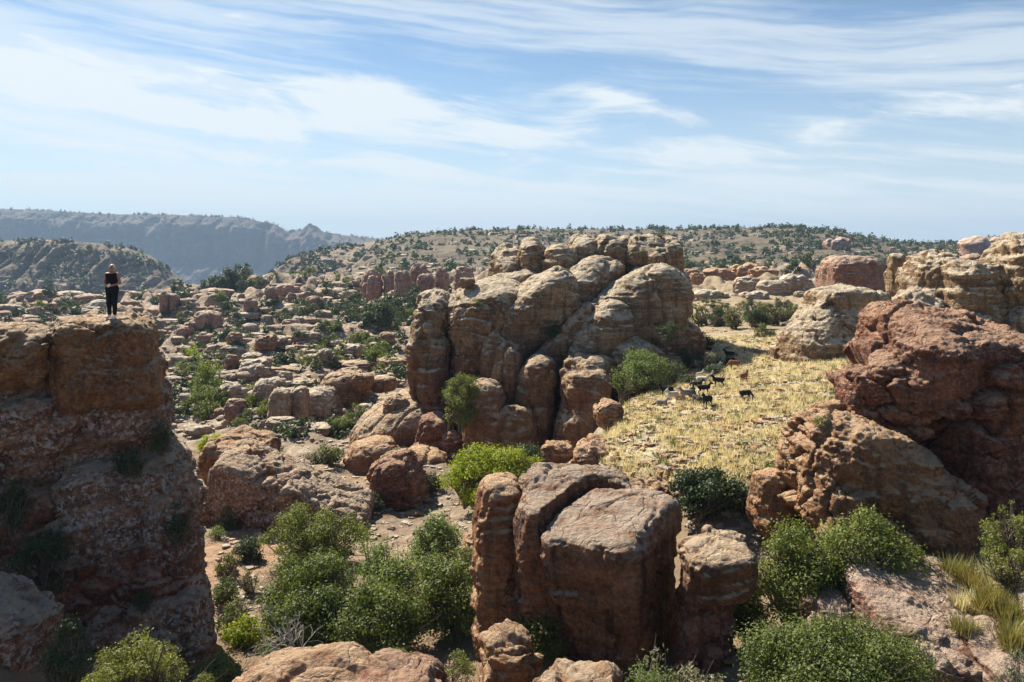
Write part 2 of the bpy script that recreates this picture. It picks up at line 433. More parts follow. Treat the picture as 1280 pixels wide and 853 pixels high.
def z_base(x, y):
    out = np.empty(len(x))
    for i in range(0, len(x), 20000):
        u = uvw(x[i:i+20000], y[i:i+20000])
        out[i:i+20000] = -np.linalg.norm(u[:, None]-_U[None], axis=-1)@_w[:_n]+_w[_n]+u@_w[_n+1:]
    return out
def sst(v, a, b):
    t = np.clip((v-a)/(b-a), 0, 1); return t*t*(3-2*t)
def plateau_mask(x, y, z):
    az = x/np.maximum(y, 1e-3)
    return sst(z, -9.2, -8.5)*sst(az, .07, .11)*sst(y, 26, 28)*(1-sst(y, 72, 80))
def ground(x, y):
    x = np.asarray(x, float); y = np.asarray(y, float)
    z = z_base(x, y)
    r = np.sqrt(x*x+y*y)
    pm = plateau_mask(x, y, z)
    flat = pm+(1-pm)*sst(x/np.maximum(y, 1), .17, .22)*sst(y, 60, 70)*(1-sst(y, 120, 150))*.9     # the brushy plain right of the massif
    rk = (1-np.clip(flat, 0, 1))*sst(y, 30, 60)
    p = np.stack([x, y, z*0], 1)
    q = p+np.stack([fbm(p/7., 2), fbm(p/7.+40, 2), 0*z], 1)*2.0
    far = np.clip(r/130., .5, 2.2)
    dm = (np.abs(perlin(q/10.+3))*5.6+np.abs(perlin(q/4.6+8))*2.6-1.6)*far*(1-sst(r, 420, 700))
    st = 1.3*far                                                        # ledges: the slickrock steps down in benches
    zq = (z+rk*dm)/st; fq = zq-np.floor(zq)
    zt = (np.floor(zq)+sst(fq, .30, .95))*st
    z = z+rk*dm+rk*.55*(zt-(z+rk*dm))
    z = z+(.22*fbm(p/2.3, 3)+.07*fbm(p/.6, 2))*(1-.5*flat)*(r < 200)
    return z
def ground1(x, y): return float(ground(np.array([x]), np.array([y]))[0])
_Ys = np.exp(np.linspace(math.log(12), math.log(420), 260))
def hit(px, py):
    """where the sight line through a pixel of the photograph meets the ground"""
    px = np.asarray(px, float); py = np.asarray(py, float); out = np.full((len(px), 3), np.nan)
    for i in range(len(px)):
        x = (px[i]-CX)/F*_Ys; zr = (HY-py[i])/F*_Ys
        g = ground(x, _Ys)
        k = np.argmax(g >= zr)
        if g[k] >= zr[k] and k > 0:
            a, b = zr[k-1]-g[k-1], zr[k]-g[k]
            Y = _Ys[k-1]+(_Ys[k]-_Ys[k-1])*a/max(a-b, 1e-6)
            out[i] = ((px[i]-CX)/F*Y, Y, (HY-py[i])/F*Y)
    return out

# one sheet out to the horizon: polar grid, dense where it is looked at
th = np.concatenate([np.linspace(-math.pi, -.72, 60, endpoint=False), np.linspace(-.72, .72, 820), np.linspace(.72, math.pi, 61)[1:]])
rr_ = np.concatenate([[.5, 4.], np.exp(np.linspace(math.log(9), math.log(450), 560)), np.exp(np.linspace(math.log(450), math.log(6000), 70))[1:]])
TH, RR = np.meshgrid(th, rr_)
gx, gy = (RR*np.sin(TH)).ravel(), (RR*np.cos(TH)).ravel()
gz = ground(gx, gy)
nr, nt = RR.shape
i = np.arange(nr-1)[:, None]*nt+np.arange(nt-1)[None]
Q = np.stack([i, i+1, i+nt+1, i+nt], -1).reshape(-1, 4)
me = mesh('ground', np.stack([gx, gy, gz], 1), quads=Q)
zb = z_base(gx, gy); pm = plateau_mask(gx, gy, zb)
az_ = gx/np.maximum(gy, .1)
plain = sst(az_, .17, .22)*sst(gy, 60, 70)*(1-sst(gy, 150, 220))
lowr = sst(az_, .5, .56)*(gy > 14)*(1-sst(gy, 24, 26))
sand = sst(-np.hypot((gx+12.6)/2.2, (gy-36)/5.5), -1.2, -.7)
ca = me.color_attributes.new('cover', 'FLOAT_COLOR', 'POINT')
vals = np.stack([np.clip(pm+lowr*.7, 0, 1), plain, sand, 1-sst(gy, 30, 44)], 1).astype(f32)
ca.data.foreach_set('color', vals.ravel())
m, t, b = new_mat('ground_cover')
vc = t.add('ShaderNodeVertexColor', layer_name='cover'); at = vc.outputs[0]
sep = t.add('ShaderNodeSeparateColor', {0: at})
tc = t.add('ShaderNodeTexCoord').outputs['Object']
n0 = t.noise(tc, .07, 6, .6); n1 = t.noise(tc, .8, 8, .65); n2 = t.noise(tc, 5., 8, .7)
rockc = t.mix(t.step(n0, .4, .6), (.29, .225, .165), (.23, .16, .115))
rockc = t.mix(t.step(n1, .45, .65), rockc, (.41, .335, .255))
sv = t.noise(t.mapp(tc, (.12, .12, 2.6)), 1., 6, .6, .3)
rockc = t.mix(.45, rockc, t.mix(t.step(sv, .35, .65), (.55, .5, .47), (1.3, 1.3, 1.3)), 'MULTIPLY')
soil = t.mix(t.step(n1, .4, .62), (.34, .24, .145), (.28, .18, .11))
straw = t.mix(t.step(n1, .38, .6), (.58, .50, .33), (.44, .345, .225))
straw = t.mix(t.step(n2, .50, .64), straw, (.22, .16, .10))
c = t.mix(t.step(n0, .58, .68), rockc, soil)
c = t.mix(t.math('MULTIPLY', vc.outputs[1], .85), c, t.mix(t.step(n2, .42, .6), (.27, .185, .115), (.19, .13, .08)))
c = t.mix(sep.outputs[1], c, t.mix(t.step(n1, .45, .6), (.36, .28, .18), (.29, .215, .13)))
c = t.mix(sep.outputs[0], c, straw)
c = t.mix(sep.outputs[2], c, (.36, .225, .14))
c = t.mix(.5, c, t.mix(t.step(n2, .3, .7), (.6, .6, .6), (1.35, 1.35, 1.35)), 'MULTIPLY')
t.l.new(c, b.inputs['Base Color'])
hh = t.math('ADD', n1, t.math('MULTIPLY', n2, .3)); hh = t.math('ADD', hh, t.math('MULTIPLY', sv, .4))
t.l.new(t.add('ShaderNodeBump', {'Height': hh, 'Strength': .8, 'Distance': .45}).outputs[0], b.inputs['Normal'])
tag(link('ground', me, m), kind='structure')

# ================================================================== far hills
def hill(name, prof, Yr, Yf, zf, shape, mat, namp, nL, gul=(0, 1), back=1.5, nu=420, nv=90, seed=0, zback=-120):
    pr = np.array(prof, float)
    px = np.linspace(pr[0, 0], pr[-1, 0], nu)
    # smooth ridge line through the profile points
    py = np.interp(px, pr[:, 0], pr[:, 1]); Yrr = np.interp(px, pr[:, 0], pr[:, 2]) if pr.shape[1] > 2 else np.full(nu, Yr)
    tt = np.concatenate([np.linspace(0, 1, nv), 1+np.linspace(0, 1, 24)[1:]])
    U, T = np.meshgrid(np.arange(nu), tt)
    u = U.ravel(); tv = T.ravel()
    Y = np.where(tv <= 1, Yf+(Yrr[u]-Yf)*tv, Yrr[u]*(1+(back-1)*(tv-1)))
    a = (px[u]-CX)/F
    zr = (HY-py[u])/F*Yrr[u]
    zz = zf+(zr-zf)*shape(np.minimum(tv, 1))
    zz = np.where(tv > 1, zr+(zback-zr)*np.maximum(tv-1, 0)**2.2, zz)
    v = np.stack([a*Y, Y, zz], 1)
    p = v/nL+seed*11.3
    k = (np.abs(perlin(p))*1.6+.5*np.abs(perlin(p*2.3))*1.4+.35*fbm(p*5, 3)-.55)*namp*np.clip((1-np.minimum(tv, 1))*4, .10, 1)
    v[:, 2] += k
    gq = np.stack([v[:, 0]/gul[1], v[:, 0]*0+seed, v[:, 2]/(gul[1]*3.5)], 1)
    v[:, 1] += gul[0]*(np.abs(fbm(gq+.4*fbm(gq*.4+3, 2)[:, None], 5, .62))*2-.6)*np.clip((1-np.minimum(tv, 1))*8, .0, 1)
    v[:, 1] += namp*1.2*fbm(p*1.7+5, 3)*np.clip((1-np.minimum(tv, 1))*4, .0, 1)
    n_, w_ = T.shape
    i = np.arange(n_-1)[:, None]*w_+np.arange(w_-1)[None]
    Q = np.stack([i, i+1, i+w_+1, i+w_], -1).reshape(-1, 4)
    tag(link(name, mesh(name, v, quads=Q), mat), kind='structure')
    return v.reshape(n_, w_, 3)[:nv]
def hill_mat(name, c1, c2, cscrub, sc, bandsc, dens=.5):
    m, t, b = new_mat(name)
    tc = t.add('ShaderNodeTexCoord').outputs['Object']
    a = t.noise(tc, sc, 7, .65); g = t.noise(tc, sc*6, 7, .7)
    c = t.mix(t.step(a, .38, .62), c1, c2)
    sv = t.noise(t.mapp(tc, (bandsc*.05, bandsc*.05, bandsc)), 1., 6, .6, .3)
    c = t.mix(.55, c, t.mix(t.step(sv, .35, .65), (.55, .52, .5), (1.3, 1.3, 1.3)), 'MULTIPLY')
    c = t.mix(t.math('MULTIPLY', t.step(g, .50, .60), dens), c, cscrub)
    t.l.new(c, b.inputs['Base Color'])
    hh = t.math('ADD', t.math('ADD', a, t.math('MULTIPLY', g, .3)), t.math('MULTIPLY', sv, .3))
    t.l.new(t.add('ShaderNodeBump', {'Height': hh, 'Strength': .9, 'Distance': .5/sc*.25}).outputs[0], b.inputs['Normal'])
    return m
m_mesa = hill_mat('mesa_rock', (.13, .092, .075), (.10, .07, .06), (.05, .05, .036), .006, .03, .4)
m_hill = hill_mat('hill_rock', (.24, .18, .125), (.17, .125, .09), (.065, .07, .045), .02, .25, .75)
m_ridge = hill_mat('ridge_soil', (.19, .15, .105), (.145, .11, .075), (.065, .066, .045), .02, .25, .6)
def sh_mesa(t): return .40*sst(t, 0, .6)+.12*t+.40*sst(t, .60, .84)+.08*sst(t, .86, 1.)
def sh_hill(t): return .35*t+.40*sst(t, .12, .5)+.25*sst(t, .5, 1)
def sh_soft(t): return .6*t+.4*sst(t, .1, .9)
H_mesa = hill('mesa', [(-700,250),(-300,256),(0,261),(60,263),(140,268),(200,268),(300,272),(345,281),(358,290),(376,288),(384,281),(395,282),(404,290),(430,294),(470,298),(520,303),(600,316),(760,335)],
     2600, 2230, -180, sh_mesa, m_mesa, 9, 150, gul=(46, 75), nu=620, nv=150, seed=1, zback=-300)
H_left = hill('hill', [(-500,290),(-200,296),(0,301),(60,300),(120,304),(165,310),(190,321),(210,336),(228,352),(240,372),(250,400)],
     760, 640, -75, sh_hill, m_hill, 4, 45, gul=(18, 40), nu=330, nv=110, seed=2, zback=-150)
H_spur = hill('spur_hill', [(300,372,560),(330,356,560),(348,334,570),(365,322,600),(400,313,640),(440,306,680),(480,300,700),(520,293,720),(600,300,760)],
     650, 460, -32, sh_hill, m_hill, 5, 38, gul=(16, 35), nu=260, nv=110, seed=3, zback=-120)
H_ridge = hill('hills', [(440,330,640),(470,306,700),(508,293,760),(560,289,780),(640,286.5,780),(720,286,780),(760,287,770),(860,286,720),(940,285,690),(1000,284.5,680),(1040,288,680),(1080,296,690),(1110,302,690),(1150,305,690),(1200,305,680),(1240,299,640),(1290,295,620),(1500,285,640),(1900,280,660)],
     700, 310, -10.5, sh_soft, m_ridge, 3.2, 40, nu=700, nv=150, seed=4, zback=-60)

# ================================================================== far scrub: more bushes than anyone could count
def scrub(name, spots, sizes, leaf, n, mat, rng, squash=.75):
    c = np.repeat(spots, n, 0); s = np.repeat(sizes, n)[:, None]
    d = rng.normal(size=c.shape); d /= np.linalg.norm(d, axis=1)[:, None]; d[:, 2] = np.abs(d[:, 2])*1.5-.25
    p = c+d*s*rng.uniform(.35, 1, (len(c), 1))*np.array([.5, .5, squash])
    v, q = leaf_quads(p, d, 1., rng, 1.3, .4)
    ctr = np.repeat(p, 4, 0); v = ctr+(v-ctr)*np.repeat(s, 4, 0)*leaf
    return tag(link(name, mesh(name, v, quads=q, smooth=False), mat), kind='stuff')
rs = np.random.default_rng(5)
def on_hill(H, n, rng, dens=None, lo=.02, hi=1.0, u0=0., u1=1.):
    a, b = H.shape[:2]
    out = []
    while len(out) < n:
        i = rng.uniform(lo, hi)*(a-1); j = rng.uniform(u0, u1)*(b-1)
        i0, j0 = int(i), int(j)
        p = H[i0, j0]
        if perlin(np.array([[p[0]/28., p[1]/28., 3.]]))[0]*1.9+.9*perlin(np.array([[p[0]/9., p[1]/9., 7.]]))[0]+rng.normal()*.10 < .0: continue
        out.append(p+rng.normal(size=3)*np.array([.6, .6, 0]))
    return np.array(out)
sp = np.concatenate([on_hill(H_ridge, 3600, rs, u0=.02, u1=.75), on_hill(H_ridge, 900, rs, u0=.35, u1=.7), on_hill(H_ridge, 300, rs, lo=.985, u0=.1, u1=.75)])
scrub('hillside_scrub', sp, 1.2+4.4*rs.random(len(sp))**2.4, .30, 30, M['darkscrub'], rs)
sp = np.concatenate([on_hill(H_left, 1900, rs, u0=.3), on_hill(H_left, 120, rs, lo=.985, u0=.3), on_hill(H_spur, 1100, rs), on_hill(H_spur, 40, rs, lo=.98)])
scrub('canyon_scrub', sp, rs.uniform(1.6, 5.2, len(sp)), .30, 26, M['darkscrub'], rs)
sp = np.concatenate([on_hill(H_mesa, 900, rs, lo=.25, u0=.35), on_hill(H_mesa, 320, rs, lo=.985, u0=.35)])
scrub('mesa_scrub', sp, rs.uniform(4, 10, len(sp)), .34, 16, M['darkscrub'], rs)
# pale rock showing between the bushes of the hills
def chips(name, spots, sizes, mat, rng):
    cube = np.array([(x, y, z) for x in (-1, 1) for y in (-1, 1) for z in (-1, 1)], float)
    fq = np.array([(0, 1, 3, 2), (4, 6, 7, 5), (0, 4, 5, 1), (2, 3, 7, 6), (0, 2, 6, 4), (1, 5, 7, 3)])
    n = len(spots)
    k = cube[None]*np.where(cube[None, :, 2:3] > 0, rng.uniform(.45, .85, (n, 1, 1)), 1)*rng.uniform(.6, 1.2, (n, 8, 3))
    an = rng.uniform(0, 6.28, n); ca, sa = np.cos(an)[:, None], np.sin(an)[:, None]
    sc = sizes[:, None, None]*np.stack([rng.uniform(.6, 1.5, n), rng.uniform(.6, 1.1, n), rng.uniform(.35, .75, n)], 1)[:, None]*.5
    k = k*sc
    x = k[..., 0]*ca-k[..., 1]*sa; y = k[..., 0]*sa+k[..., 1]*ca
    v = np.stack([x, y, k[..., 2]], -1)+spots[:, None]
    q = (np.arange(n)[:, None, None]*8+fq[None]).reshape(-1, 4)
    return tag(link(name, mesh(name, v.reshape(-1, 3), quads=q, smooth=False), mat), kind='stuff')
sp = np.concatenate([on_hill(H_ridge, 700, rs, hi=.75, u1=.75), on_hill(H_left, 420, rs, u0=.3), on_hill(H_spur, 380, rs)])
chips('hillside_rubble', sp, rs.uniform(2, 8, len(sp)), M['pale'], rs)
# ================================================================== rocks
def gbase(px, Y, dz=.3):
    x = (px-CX)/F*Y; return np.array([x, Y, ground1(x, Y)-dz])
def rock(name, label, cat, mat, parts, group=None, base=None, defaults=None):
    """parts: [(part name, [solids], {options})]; one part only -> the thing is that mesh"""
    d = {'vox': .08, **(defaults or {})}
    if len(parts) == 1:
        pn, pr, kw = parts[0]; kw = {**d, **kw}; vox = kw.pop('vox'); mt = kw.pop('mat', mat)
        me, b0 = rock_mesh(name, pr, vox, **kw)
        return tag(link(name, me, M[mt], None, b0), label, cat, group)
    lo = np.min([bounds(p[1])[0] for p in parts], 0); hi = np.max([bounds(p[1])[1] for p in parts], 0)
    b0 = np.array([(lo[0]+hi[0])/2, (lo[1]+hi[1])/2, lo[2]])
    o = thing(name, b0, label, cat, group)
    for k, (pn, pr, kw) in enumerate(parts):
        kw = {**d, **kw}; kw.setdefault('seed', k+len(name)); vox = kw.pop('vox'); mt = kw.pop('mat', mat); lb = kw.pop('label', None)
        me, _ = rock_mesh(pn, pr, vox, base=b0, **kw)
        tag(link(pn, me, M[mt], o), lb)
    return o

# --- the shaded cliff on the left, with the block the person stands on
lc = dict(vox=.07, warp=(.16, 2.0), lump=(.10, .9), strata=(.15, .5), fine=(.07, .25), dip=(-.30, 0), zmin=-15., block=(.16, 1.1))
rock('rock_cliff', 'massive lichen-flecked brown cliff in shade on the left, carrying the person on its flat top', 'cliff', 'cliff', [
    ('cap_block', [S(70, 190, 397, 492, 26, 2.0, e=4.5, ez=6, rz=24), S(74, 200, 440, 510, 26, 2.0, e=4.5, rz=24)], dict(seed=3, vox=.05, strata=(.05, .4), mat='orange', block=(.08, 1.2), label='rounded orange-brown top block with a flat pale top')),
    ('back_ledge', [S(-140, 50, 406, 500, 27.6, 1.8, e=4, ez=5, rz=22)], dict(seed=4, mat='orange')),
    ('cliff_face', [S(-336, 212, 462, 940, 25.3, 2.5, e=6, ez=9, t=-.13, rz=22), S(-90, 204, 486, 560, 25.6, 2.0, e=5, ry=-4, rz=22)], dict(seed=5)),
    ('foot', [S(70, 246, 556, 800, 26.2, 2.2, e=4.5, rz=22, t=-.1), S(110, 262, 720, 960, 25.6, 2.2, e=5, rz=22)], dict(seed=7)),
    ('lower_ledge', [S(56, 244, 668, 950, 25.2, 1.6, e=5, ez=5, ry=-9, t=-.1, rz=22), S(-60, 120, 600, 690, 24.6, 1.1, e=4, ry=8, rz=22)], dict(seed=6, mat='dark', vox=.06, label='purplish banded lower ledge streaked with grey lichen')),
], defaults=lc)
rock('boulder', 'smooth rounded orange-brown boulder left of the block under the person', 'boulder', 'orange', [
    ('boulder', [S(-45, 68, 408, 484, 24.1, 1.3, e=2.7, ez=3, rz=20)], dict(vox=.045, seed=8, warp=(.15, 1.5), lump=(.06, .8), strata=(.03, .3), fine=(.02, .2)))])
rock('rock_slab', 'steep lichen-spotted slab in deep shade at the lower left corner', 'rock', 'cliff', [
    ('rock_slab', [S(-110, 34, 726, 960, 19.8, 1.2, e=4.5, ez=4.5, ry=26)], dict(vox=.045, seed=9, warp=(.2, 1.5), strata=(.06, .35)))])

# --- the domed massif in the middle
md = dict(vox=.12, block=(.16, 2.4), joint=(.3, 5., .03), pits=.3, warp=(.5, 3.0), lump=(.20, 1.7), strata=(.20, .45), flute=(.0, 1.1), fine=(.06, .45))
up = dict(mat='tan')
lw = dict(mat='tanred', flute=(.10, 1.0), strata=(.14, .8))
rock('rock_massif', 'big cluster of rounded tan sandstone domes rising in the middle of the valley', 'rock formation', 'tanred', [
    ('core', [S(560, 840, 372, 600, 68, 6.5, e=4), S(640, 850, 318, 420, 71, 5, e=4, ez=3), S(700, 860, 420, 600, 62, 5, e=4)], dict(vox=.2)),
    ('dome', [S(606, 712, 322, 400, 68.5, 3.6, e=2.4, ry=-27)], up),
    ('dome', [S(616, 670, 303, 380, 68, 3.2, e=2.1, rx=20, ry=-28)], up),
    ('dome', [S(650, 694, 299, 382, 66.5, 2.6, e=2.4, ry=-16)], up),
    ('dome', [S(674, 716, 303, 378, 65, 2.2, e=2.5, rx=20, ry=26)], up),
    ('dome', [S(706, 752, 292, 380, 67, 3.0, e=2.6, ez=2.8)], up),
    ('dome', [S(735, 794, 293, 382, 66.5, 2.8, e=2.9, ez=3.2, ry=4)], up),
    ('dome', [S(776, 832, 294, 380, 65.5, 2.6, e=2.9, ez=3.2), S(802, 838, 307, 372, 63.8, 1.5, e=3.2, rx=20)], up),
    ('dome', [S(810, 852, 300, 366, 67, 2.4, e=3.6, rx=20, ez=4)], up),
    ('dome', [S(517, 570, 363, 420, 62.5, 2.6, e=2.4, rx=20), S(510, 566, 385, 520, 62.5, 2.6, e=2.8, rx=20), S(524, 564, 414, 540, 60.5, 1.7, e=2.6)], dict(mat='tan', flute=(.08, 1.0))),
    ('dome', [S(558, 668, 351, 440, 62, 3.8, e=2.7, ry=-8, rx=15), S(560, 634, 398, 520, 61.8, 2.8, e=2.7)], dict(mat='tan')),
    ('dome', [S(610, 676, 337, 370, 65, 2.4, e=2.5, ry=-10)], up),
    ('dome', [S(586, 738, 360, 436, 60.6, 3.0, e=2.6, ry=-42, rx=8), S(600, 660, 400, 500, 59.6, 2.2, e=2.5, ry=12)], dict(mat='tan', label='long rounded slab leaning up to the right, left of the deep central cleft')),
    ('dome', [S(648, 784, 334, 404, 63, 3.2, e=2.4, ry=-30, rx=10)], up),
    ('dome', [S(782, 858, 335, 376, 62.5, 2.6, e=3.2, ez=3.5, rx=12), S(698, 872, 352, 448, 60.6, 3.2, e=2.6, ry=-36), S(784, 856, 352, 480, 60.6, 2.8, e=2.8, rx=10)], dict(mat='tan', label='broadest dome, at the right end of the massif')),
    ('dome', [S(688, 806, 396, 456, 57.9, 2.2, e=2.5, ry=-56), S(744, 832, 420, 505, 57.4, 2.2, e=2.6)], dict(mat='tan')),
    ('dome', [S(612, 782, 424, 474, 58.9, 1.9, e=2.6, ry=-52)], lw),
    ('buttress', [S(606, 652, 422, 550, 57.3, 1.8, e=2.4, ry=12)], lw),
    ('buttress', [S(642, 696, 442, 565, 56, 1.9, e=2.5, ez=2.8, ry=8)], lw),
    ('buttress', [S(697, 766, 460, 570, 53.5, 2.1, e=3.2, ez=4.5, t=-.12), S(702, 766, 444, 490, 54.6, 1.6, e=2.7)], lw),
    ('buttress', [S(576, 636, 474, 610, 54.5, 1.8, e=3, ez=2.6)], {**lw, 'label': 'round-headed brown buttress at the foot of the massif'}),
    ('buttress', [S(608, 672, 506, 590, 54, 1.5, e=2.6)], lw),
    ('buttress', [S(516, 562, 516, 620, 57.5, 1.9, e=3, ry=8), S(548, 582, 540, 625, 56, 1.3, e=3)], dict(mat='dark', flute=(.14, .8))),
    ('skirt', [S(815, 878, 400, 470, 60.5, 2.4, e=2.6, ry=30)], lw),
], defaults=md)
rock('boulder', 'small pale boulder perched on the left shoulder of the domed massif', 'boulder', 'tan', [('boulder', [S(574, 593, 347, 361, 61, e=3)], dict(vox=.05, seed=4, warp=(.1, .8), lump=(.05, .4), strata=(.04, .25)))])
rock('boulder', 'flat-topped reddish boulder lying at the foot of the massif behind the lime bush', 'boulder', 'red', [('boulder', [S(676, 720, 552, 590, 48.5, 1.2, e=3, ez=3)], dict(vox=.07, seed=5, warp=(.2, 1.2), lump=(.08, .6), strata=(.05, .3)))])

# --- grey topped blocks in the near middle
bk = dict(vox=.05, warp=(.16, 1.7), lump=(.05, .8), strata=(.12, .4), flute=(.07, .6), fine=(.025, .2), dip=(-.15, .1), block=(.07, .9), joint=(.10, 2., .02))
rock('rock_block', 'cracked grey-topped red sandstone block with dark undercut front, in the near middle', 'rock', 'grey', [
    ('side_lobe', [S(590, 660, 596, 880, 24.5, 1.3, e=3, ez=4.5)], dict(seed=1, mat='red')),
    ('slab', [S(645, 784, 598, 900, 24.0, 1.9, e=4.5, ez=9, rz=-6, rx=10, ry=3, t=.07), {**S(712, 850, 560, 900, 22.1, 1.75, e=9, ez=12, rz=-34, rx=11, ry=-5, t=.12), 'sub': True}], dict(seed=2)),
    ('slab', [S(720, 836, 634, 860, 22.1, 1.55, e=5.5, ez=9, rz=-34, rx=11, ry=-5, t=.24)], dict(seed=3)),
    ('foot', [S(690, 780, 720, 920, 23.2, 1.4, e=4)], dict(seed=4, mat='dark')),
], defaults=bk)
rock('rock_pillar', 'stubby reddish pillar with an overhanging pale cap, right of the grey-topped block', 'rock', 'red', [
    ('cap', [S(852, 942, 676, 744, 20.2, .95, e=3.6, ez=4.5, rx=6, ry=-4, t=.08)], dict(seed=6, mat='tanred', strata=(.12, .3))),
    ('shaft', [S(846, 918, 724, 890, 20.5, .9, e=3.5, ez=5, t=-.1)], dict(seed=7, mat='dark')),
], defaults={**bk, 'vox': .04})
rock('boulder', 'small pale boulder on top of the stubby pillar', 'boulder', 'tanred', [('boulder', [S(877, 902, 658, 678, 21.0, e=3)], dict(vox=.025, seed=4, warp=(.06, .4), lump=(.03, .2), strata=(.02, .1), fine=(.01, .1)))])

# --- the big overhanging red rock on the right
rr = dict(vox=.055, block=(.48, 1.7), pits=.12, warp=(.25, 2.0), lump=(.08, .7), strata=(.19, .36), fine=(.07, .26), dip=(.18, -.1))
rock('red_rock', 'big dark red rock with an overhanging top and honeycombed ledges on the right', 'rock', 'dark', [
    ('overhang', [S(1092, 1300, 402, 510, 26., 2.6, e=5, ez=4.5, ry=10, rx=13, rz=8), S(1124, 1330, 450, 640, 26.9, 2.8, e=5, rz=18), S(1056, 1150, 440, 545, 25.6, 1.5, e=3, ry=-12)], dict(seed=2)),
    ('ledge', [S(984, 1100, 512, 650, 25, 1.9, e=3, ry=12), S(1010, 1170, 535, 690, 24, 1.5, e=3, ry=24), S(1080, 1222, 585, 700, 23.5, 1.2, e=3, ry=22)], dict(seed=3, mat='red', strata=(.22, .35), lump=(.10, .7), block=(.46, 1.4), label='sunlit red ledge pitted with hollows')),
    ('foot_ledge', [S(1020, 1200, 640, 712, 22.9, .9, e=3, ry=8)], dict(seed=4, mat='red', strata=(.16, .3))),
    ('back_wall', [S(1170, 1400, 480, 720, 27, 3.2, e=4)], dict(seed=5)),
], defaults=rr)

# --- pale rocks on the plateau
pr_ = dict(vox=.10, block=(.34, 2.0), k=.5, warp=(.35, 2.6), lump=(.22, 1.3), strata=(.24, .8), fine=(.06, .45))
rock('flat_topped_rock', 'tan flat-topped rock with flared base standing on the straw-coloured slope', 'rock', 'tan', [
    ('cap', [S(1014, 1100, 359, 425, 57, 2.6, e=4, ez=5, ry=1), S(1000, 1096, 388, 450, 56.5, 2.8, e=4), S(984, 1092, 420, 456, 56, 3.0, e=4, t=-.15), S(980, 1040, 405, 456, 55.4, 2.2, e=2.6, ry=-25)], dict(seed=1, k=1.0)),
], defaults=pr_)
rock('rock_outcrop', 'pale tan outcrop with eroded folds left of the dark vertical crack', 'rock', 'tan', [
    ('shoulder', [S(1128, 1206, 317, 480, 61, 3, e=3, ez=4), S(1110, 1180, 362, 480, 58.5, 2.4, e=2.8)], dict(seed=3, lump=(.4, 1.2))),
    ('block', [S(1168, 1238, 326, 480, 58.5, 3, e=4, ez=4)], dict(seed=4, lump=(.35, 1.2))),
    ('foot', [S(1150, 1238, 388, 500, 56.5, 2.4, e=4)], dict(seed=5)),
], defaults=pr_)
rock('rock_tower', 'tall pale tower cut by the right edge, right of the dark vertical crack', 'rock', 'tan', [
    ('tower', [S(1240, 1360, 290, 430, 57.5, 3.5, e=3, ez=3.2)], dict(seed=6, lump=(.4, 1.3))),
    ('foot', [S(1239, 1400, 376, 520, 57, 3.8, e=4)], dict(seed=7)),
], defaults=pr_)
rock('rock_slab', 'pale sloping slab behind the big red rock at the right edge', 'rock', 'tan', [('rock_slab', [S(1235, 1330, 425, 520, 38, 2.2, e=3)], dict(vox=.08, seed=8))])
rock('rock_block', 'squat reddish flat-topped block behind the flat-topped tan rock', 'rock', 'mauve', [('rock_block', [S(1029, 1101, 320, 376, 105, 4, e=4, ez=4)], dict(vox=.17, seed=9, warp=(.6, 3), strata=(.25, .9)))])
rock('rock_stack', 'narrow two-tiered stack between the squat reddish block and the pale outcrop', 'rock', 'tan', [('rock_stack', [S(1110, 1132, 318, 340, 88, e=3), S(1108, 1136, 330, 372, 88.5, e=3)], dict(vox=.13, seed=10, warp=(.3, 2)))])
rock('boulder', 'rounded pinkish dome showing above the pale outcrop at the right', 'boulder', 'mauve', [('boulder', [S(1200, 1233, 316, 372, 100, e=2.6)], dict(vox=.15, seed=11))])

# --- slabs and boulders in the gorge
gd = dict(vox=.08, block=(.18, 1.4), warp=(.2, 2.0), lump=(.12, .9), strata=(.10, .5), fine=(.05, .3))
rock('rock_slab', 'tilted slab with sunlit top and shaded lichened front beside the sandy path', 'rock', 'red', [
    ('slab', [S(264, 330, 542, 700, 44, 2.2, e=6, ez=9, ry=10, rx=7, rz=-12)], dict(seed=1)),
    ('slab', [S(258, 458, 588, 690, 42.3, 2.0, e=7, ez=9, ry=23, rx=10)], dict(seed=2, mat='cliff')),
    ('slab', [S(300, 470, 640, 740, 41.3, 1.6, e=6, ez=6, ry=16)], dict(seed=3, mat='cliff')),
    ('slab', [S(284, 334, 574, 690, 42, 1.0, e=6, ez=8, ry=16)], dict(seed=4)),
], defaults=gd)
rock('boulder', 'dark angular boulder with a grey sunlit facet in the gorge below the massif', 'boulder', 'dark', [('boulder', [S(470, 530, 566, 650, 46, 1.6, e=3.4, ry=-22, rx=10)], dict(vox=.06, seed=2, warp=(.25, 1.2), lump=(.12, .6), strata=(.06, .3)))])
rock('rock_outcrop', 'pale ledgy outcrop sloping down from the left foot of the massif', 'rock', 'tanred', [
    ('ledge', [S(444, 560, 500, 600, 62, 4, e=3, ry=-26, rx=10)], dict(seed=3)),
    ('ledge', [S(435, 500, 548, 610, 56, 2.2, e=3, ry=-10)], dict(seed=4, mat='red')),
    ('ledge', [S(500, 560, 560, 615, 54, 1.8, e=3, ry=12)], dict(seed=5, mat='red')),
], defaults={**gd, 'vox': .11})
rock('boulder', 'egg-shaped tan boulder resting on the ledges left of the massif', 'boulder', 'tanred', [('boulder', [S(478, 512, 494, 530, 60.5, e=2.6, ry=20)], dict(vox=.07, seed=6, warp=(.2, 1.2), lump=(.06, .6), strata=(.05, .3)))])
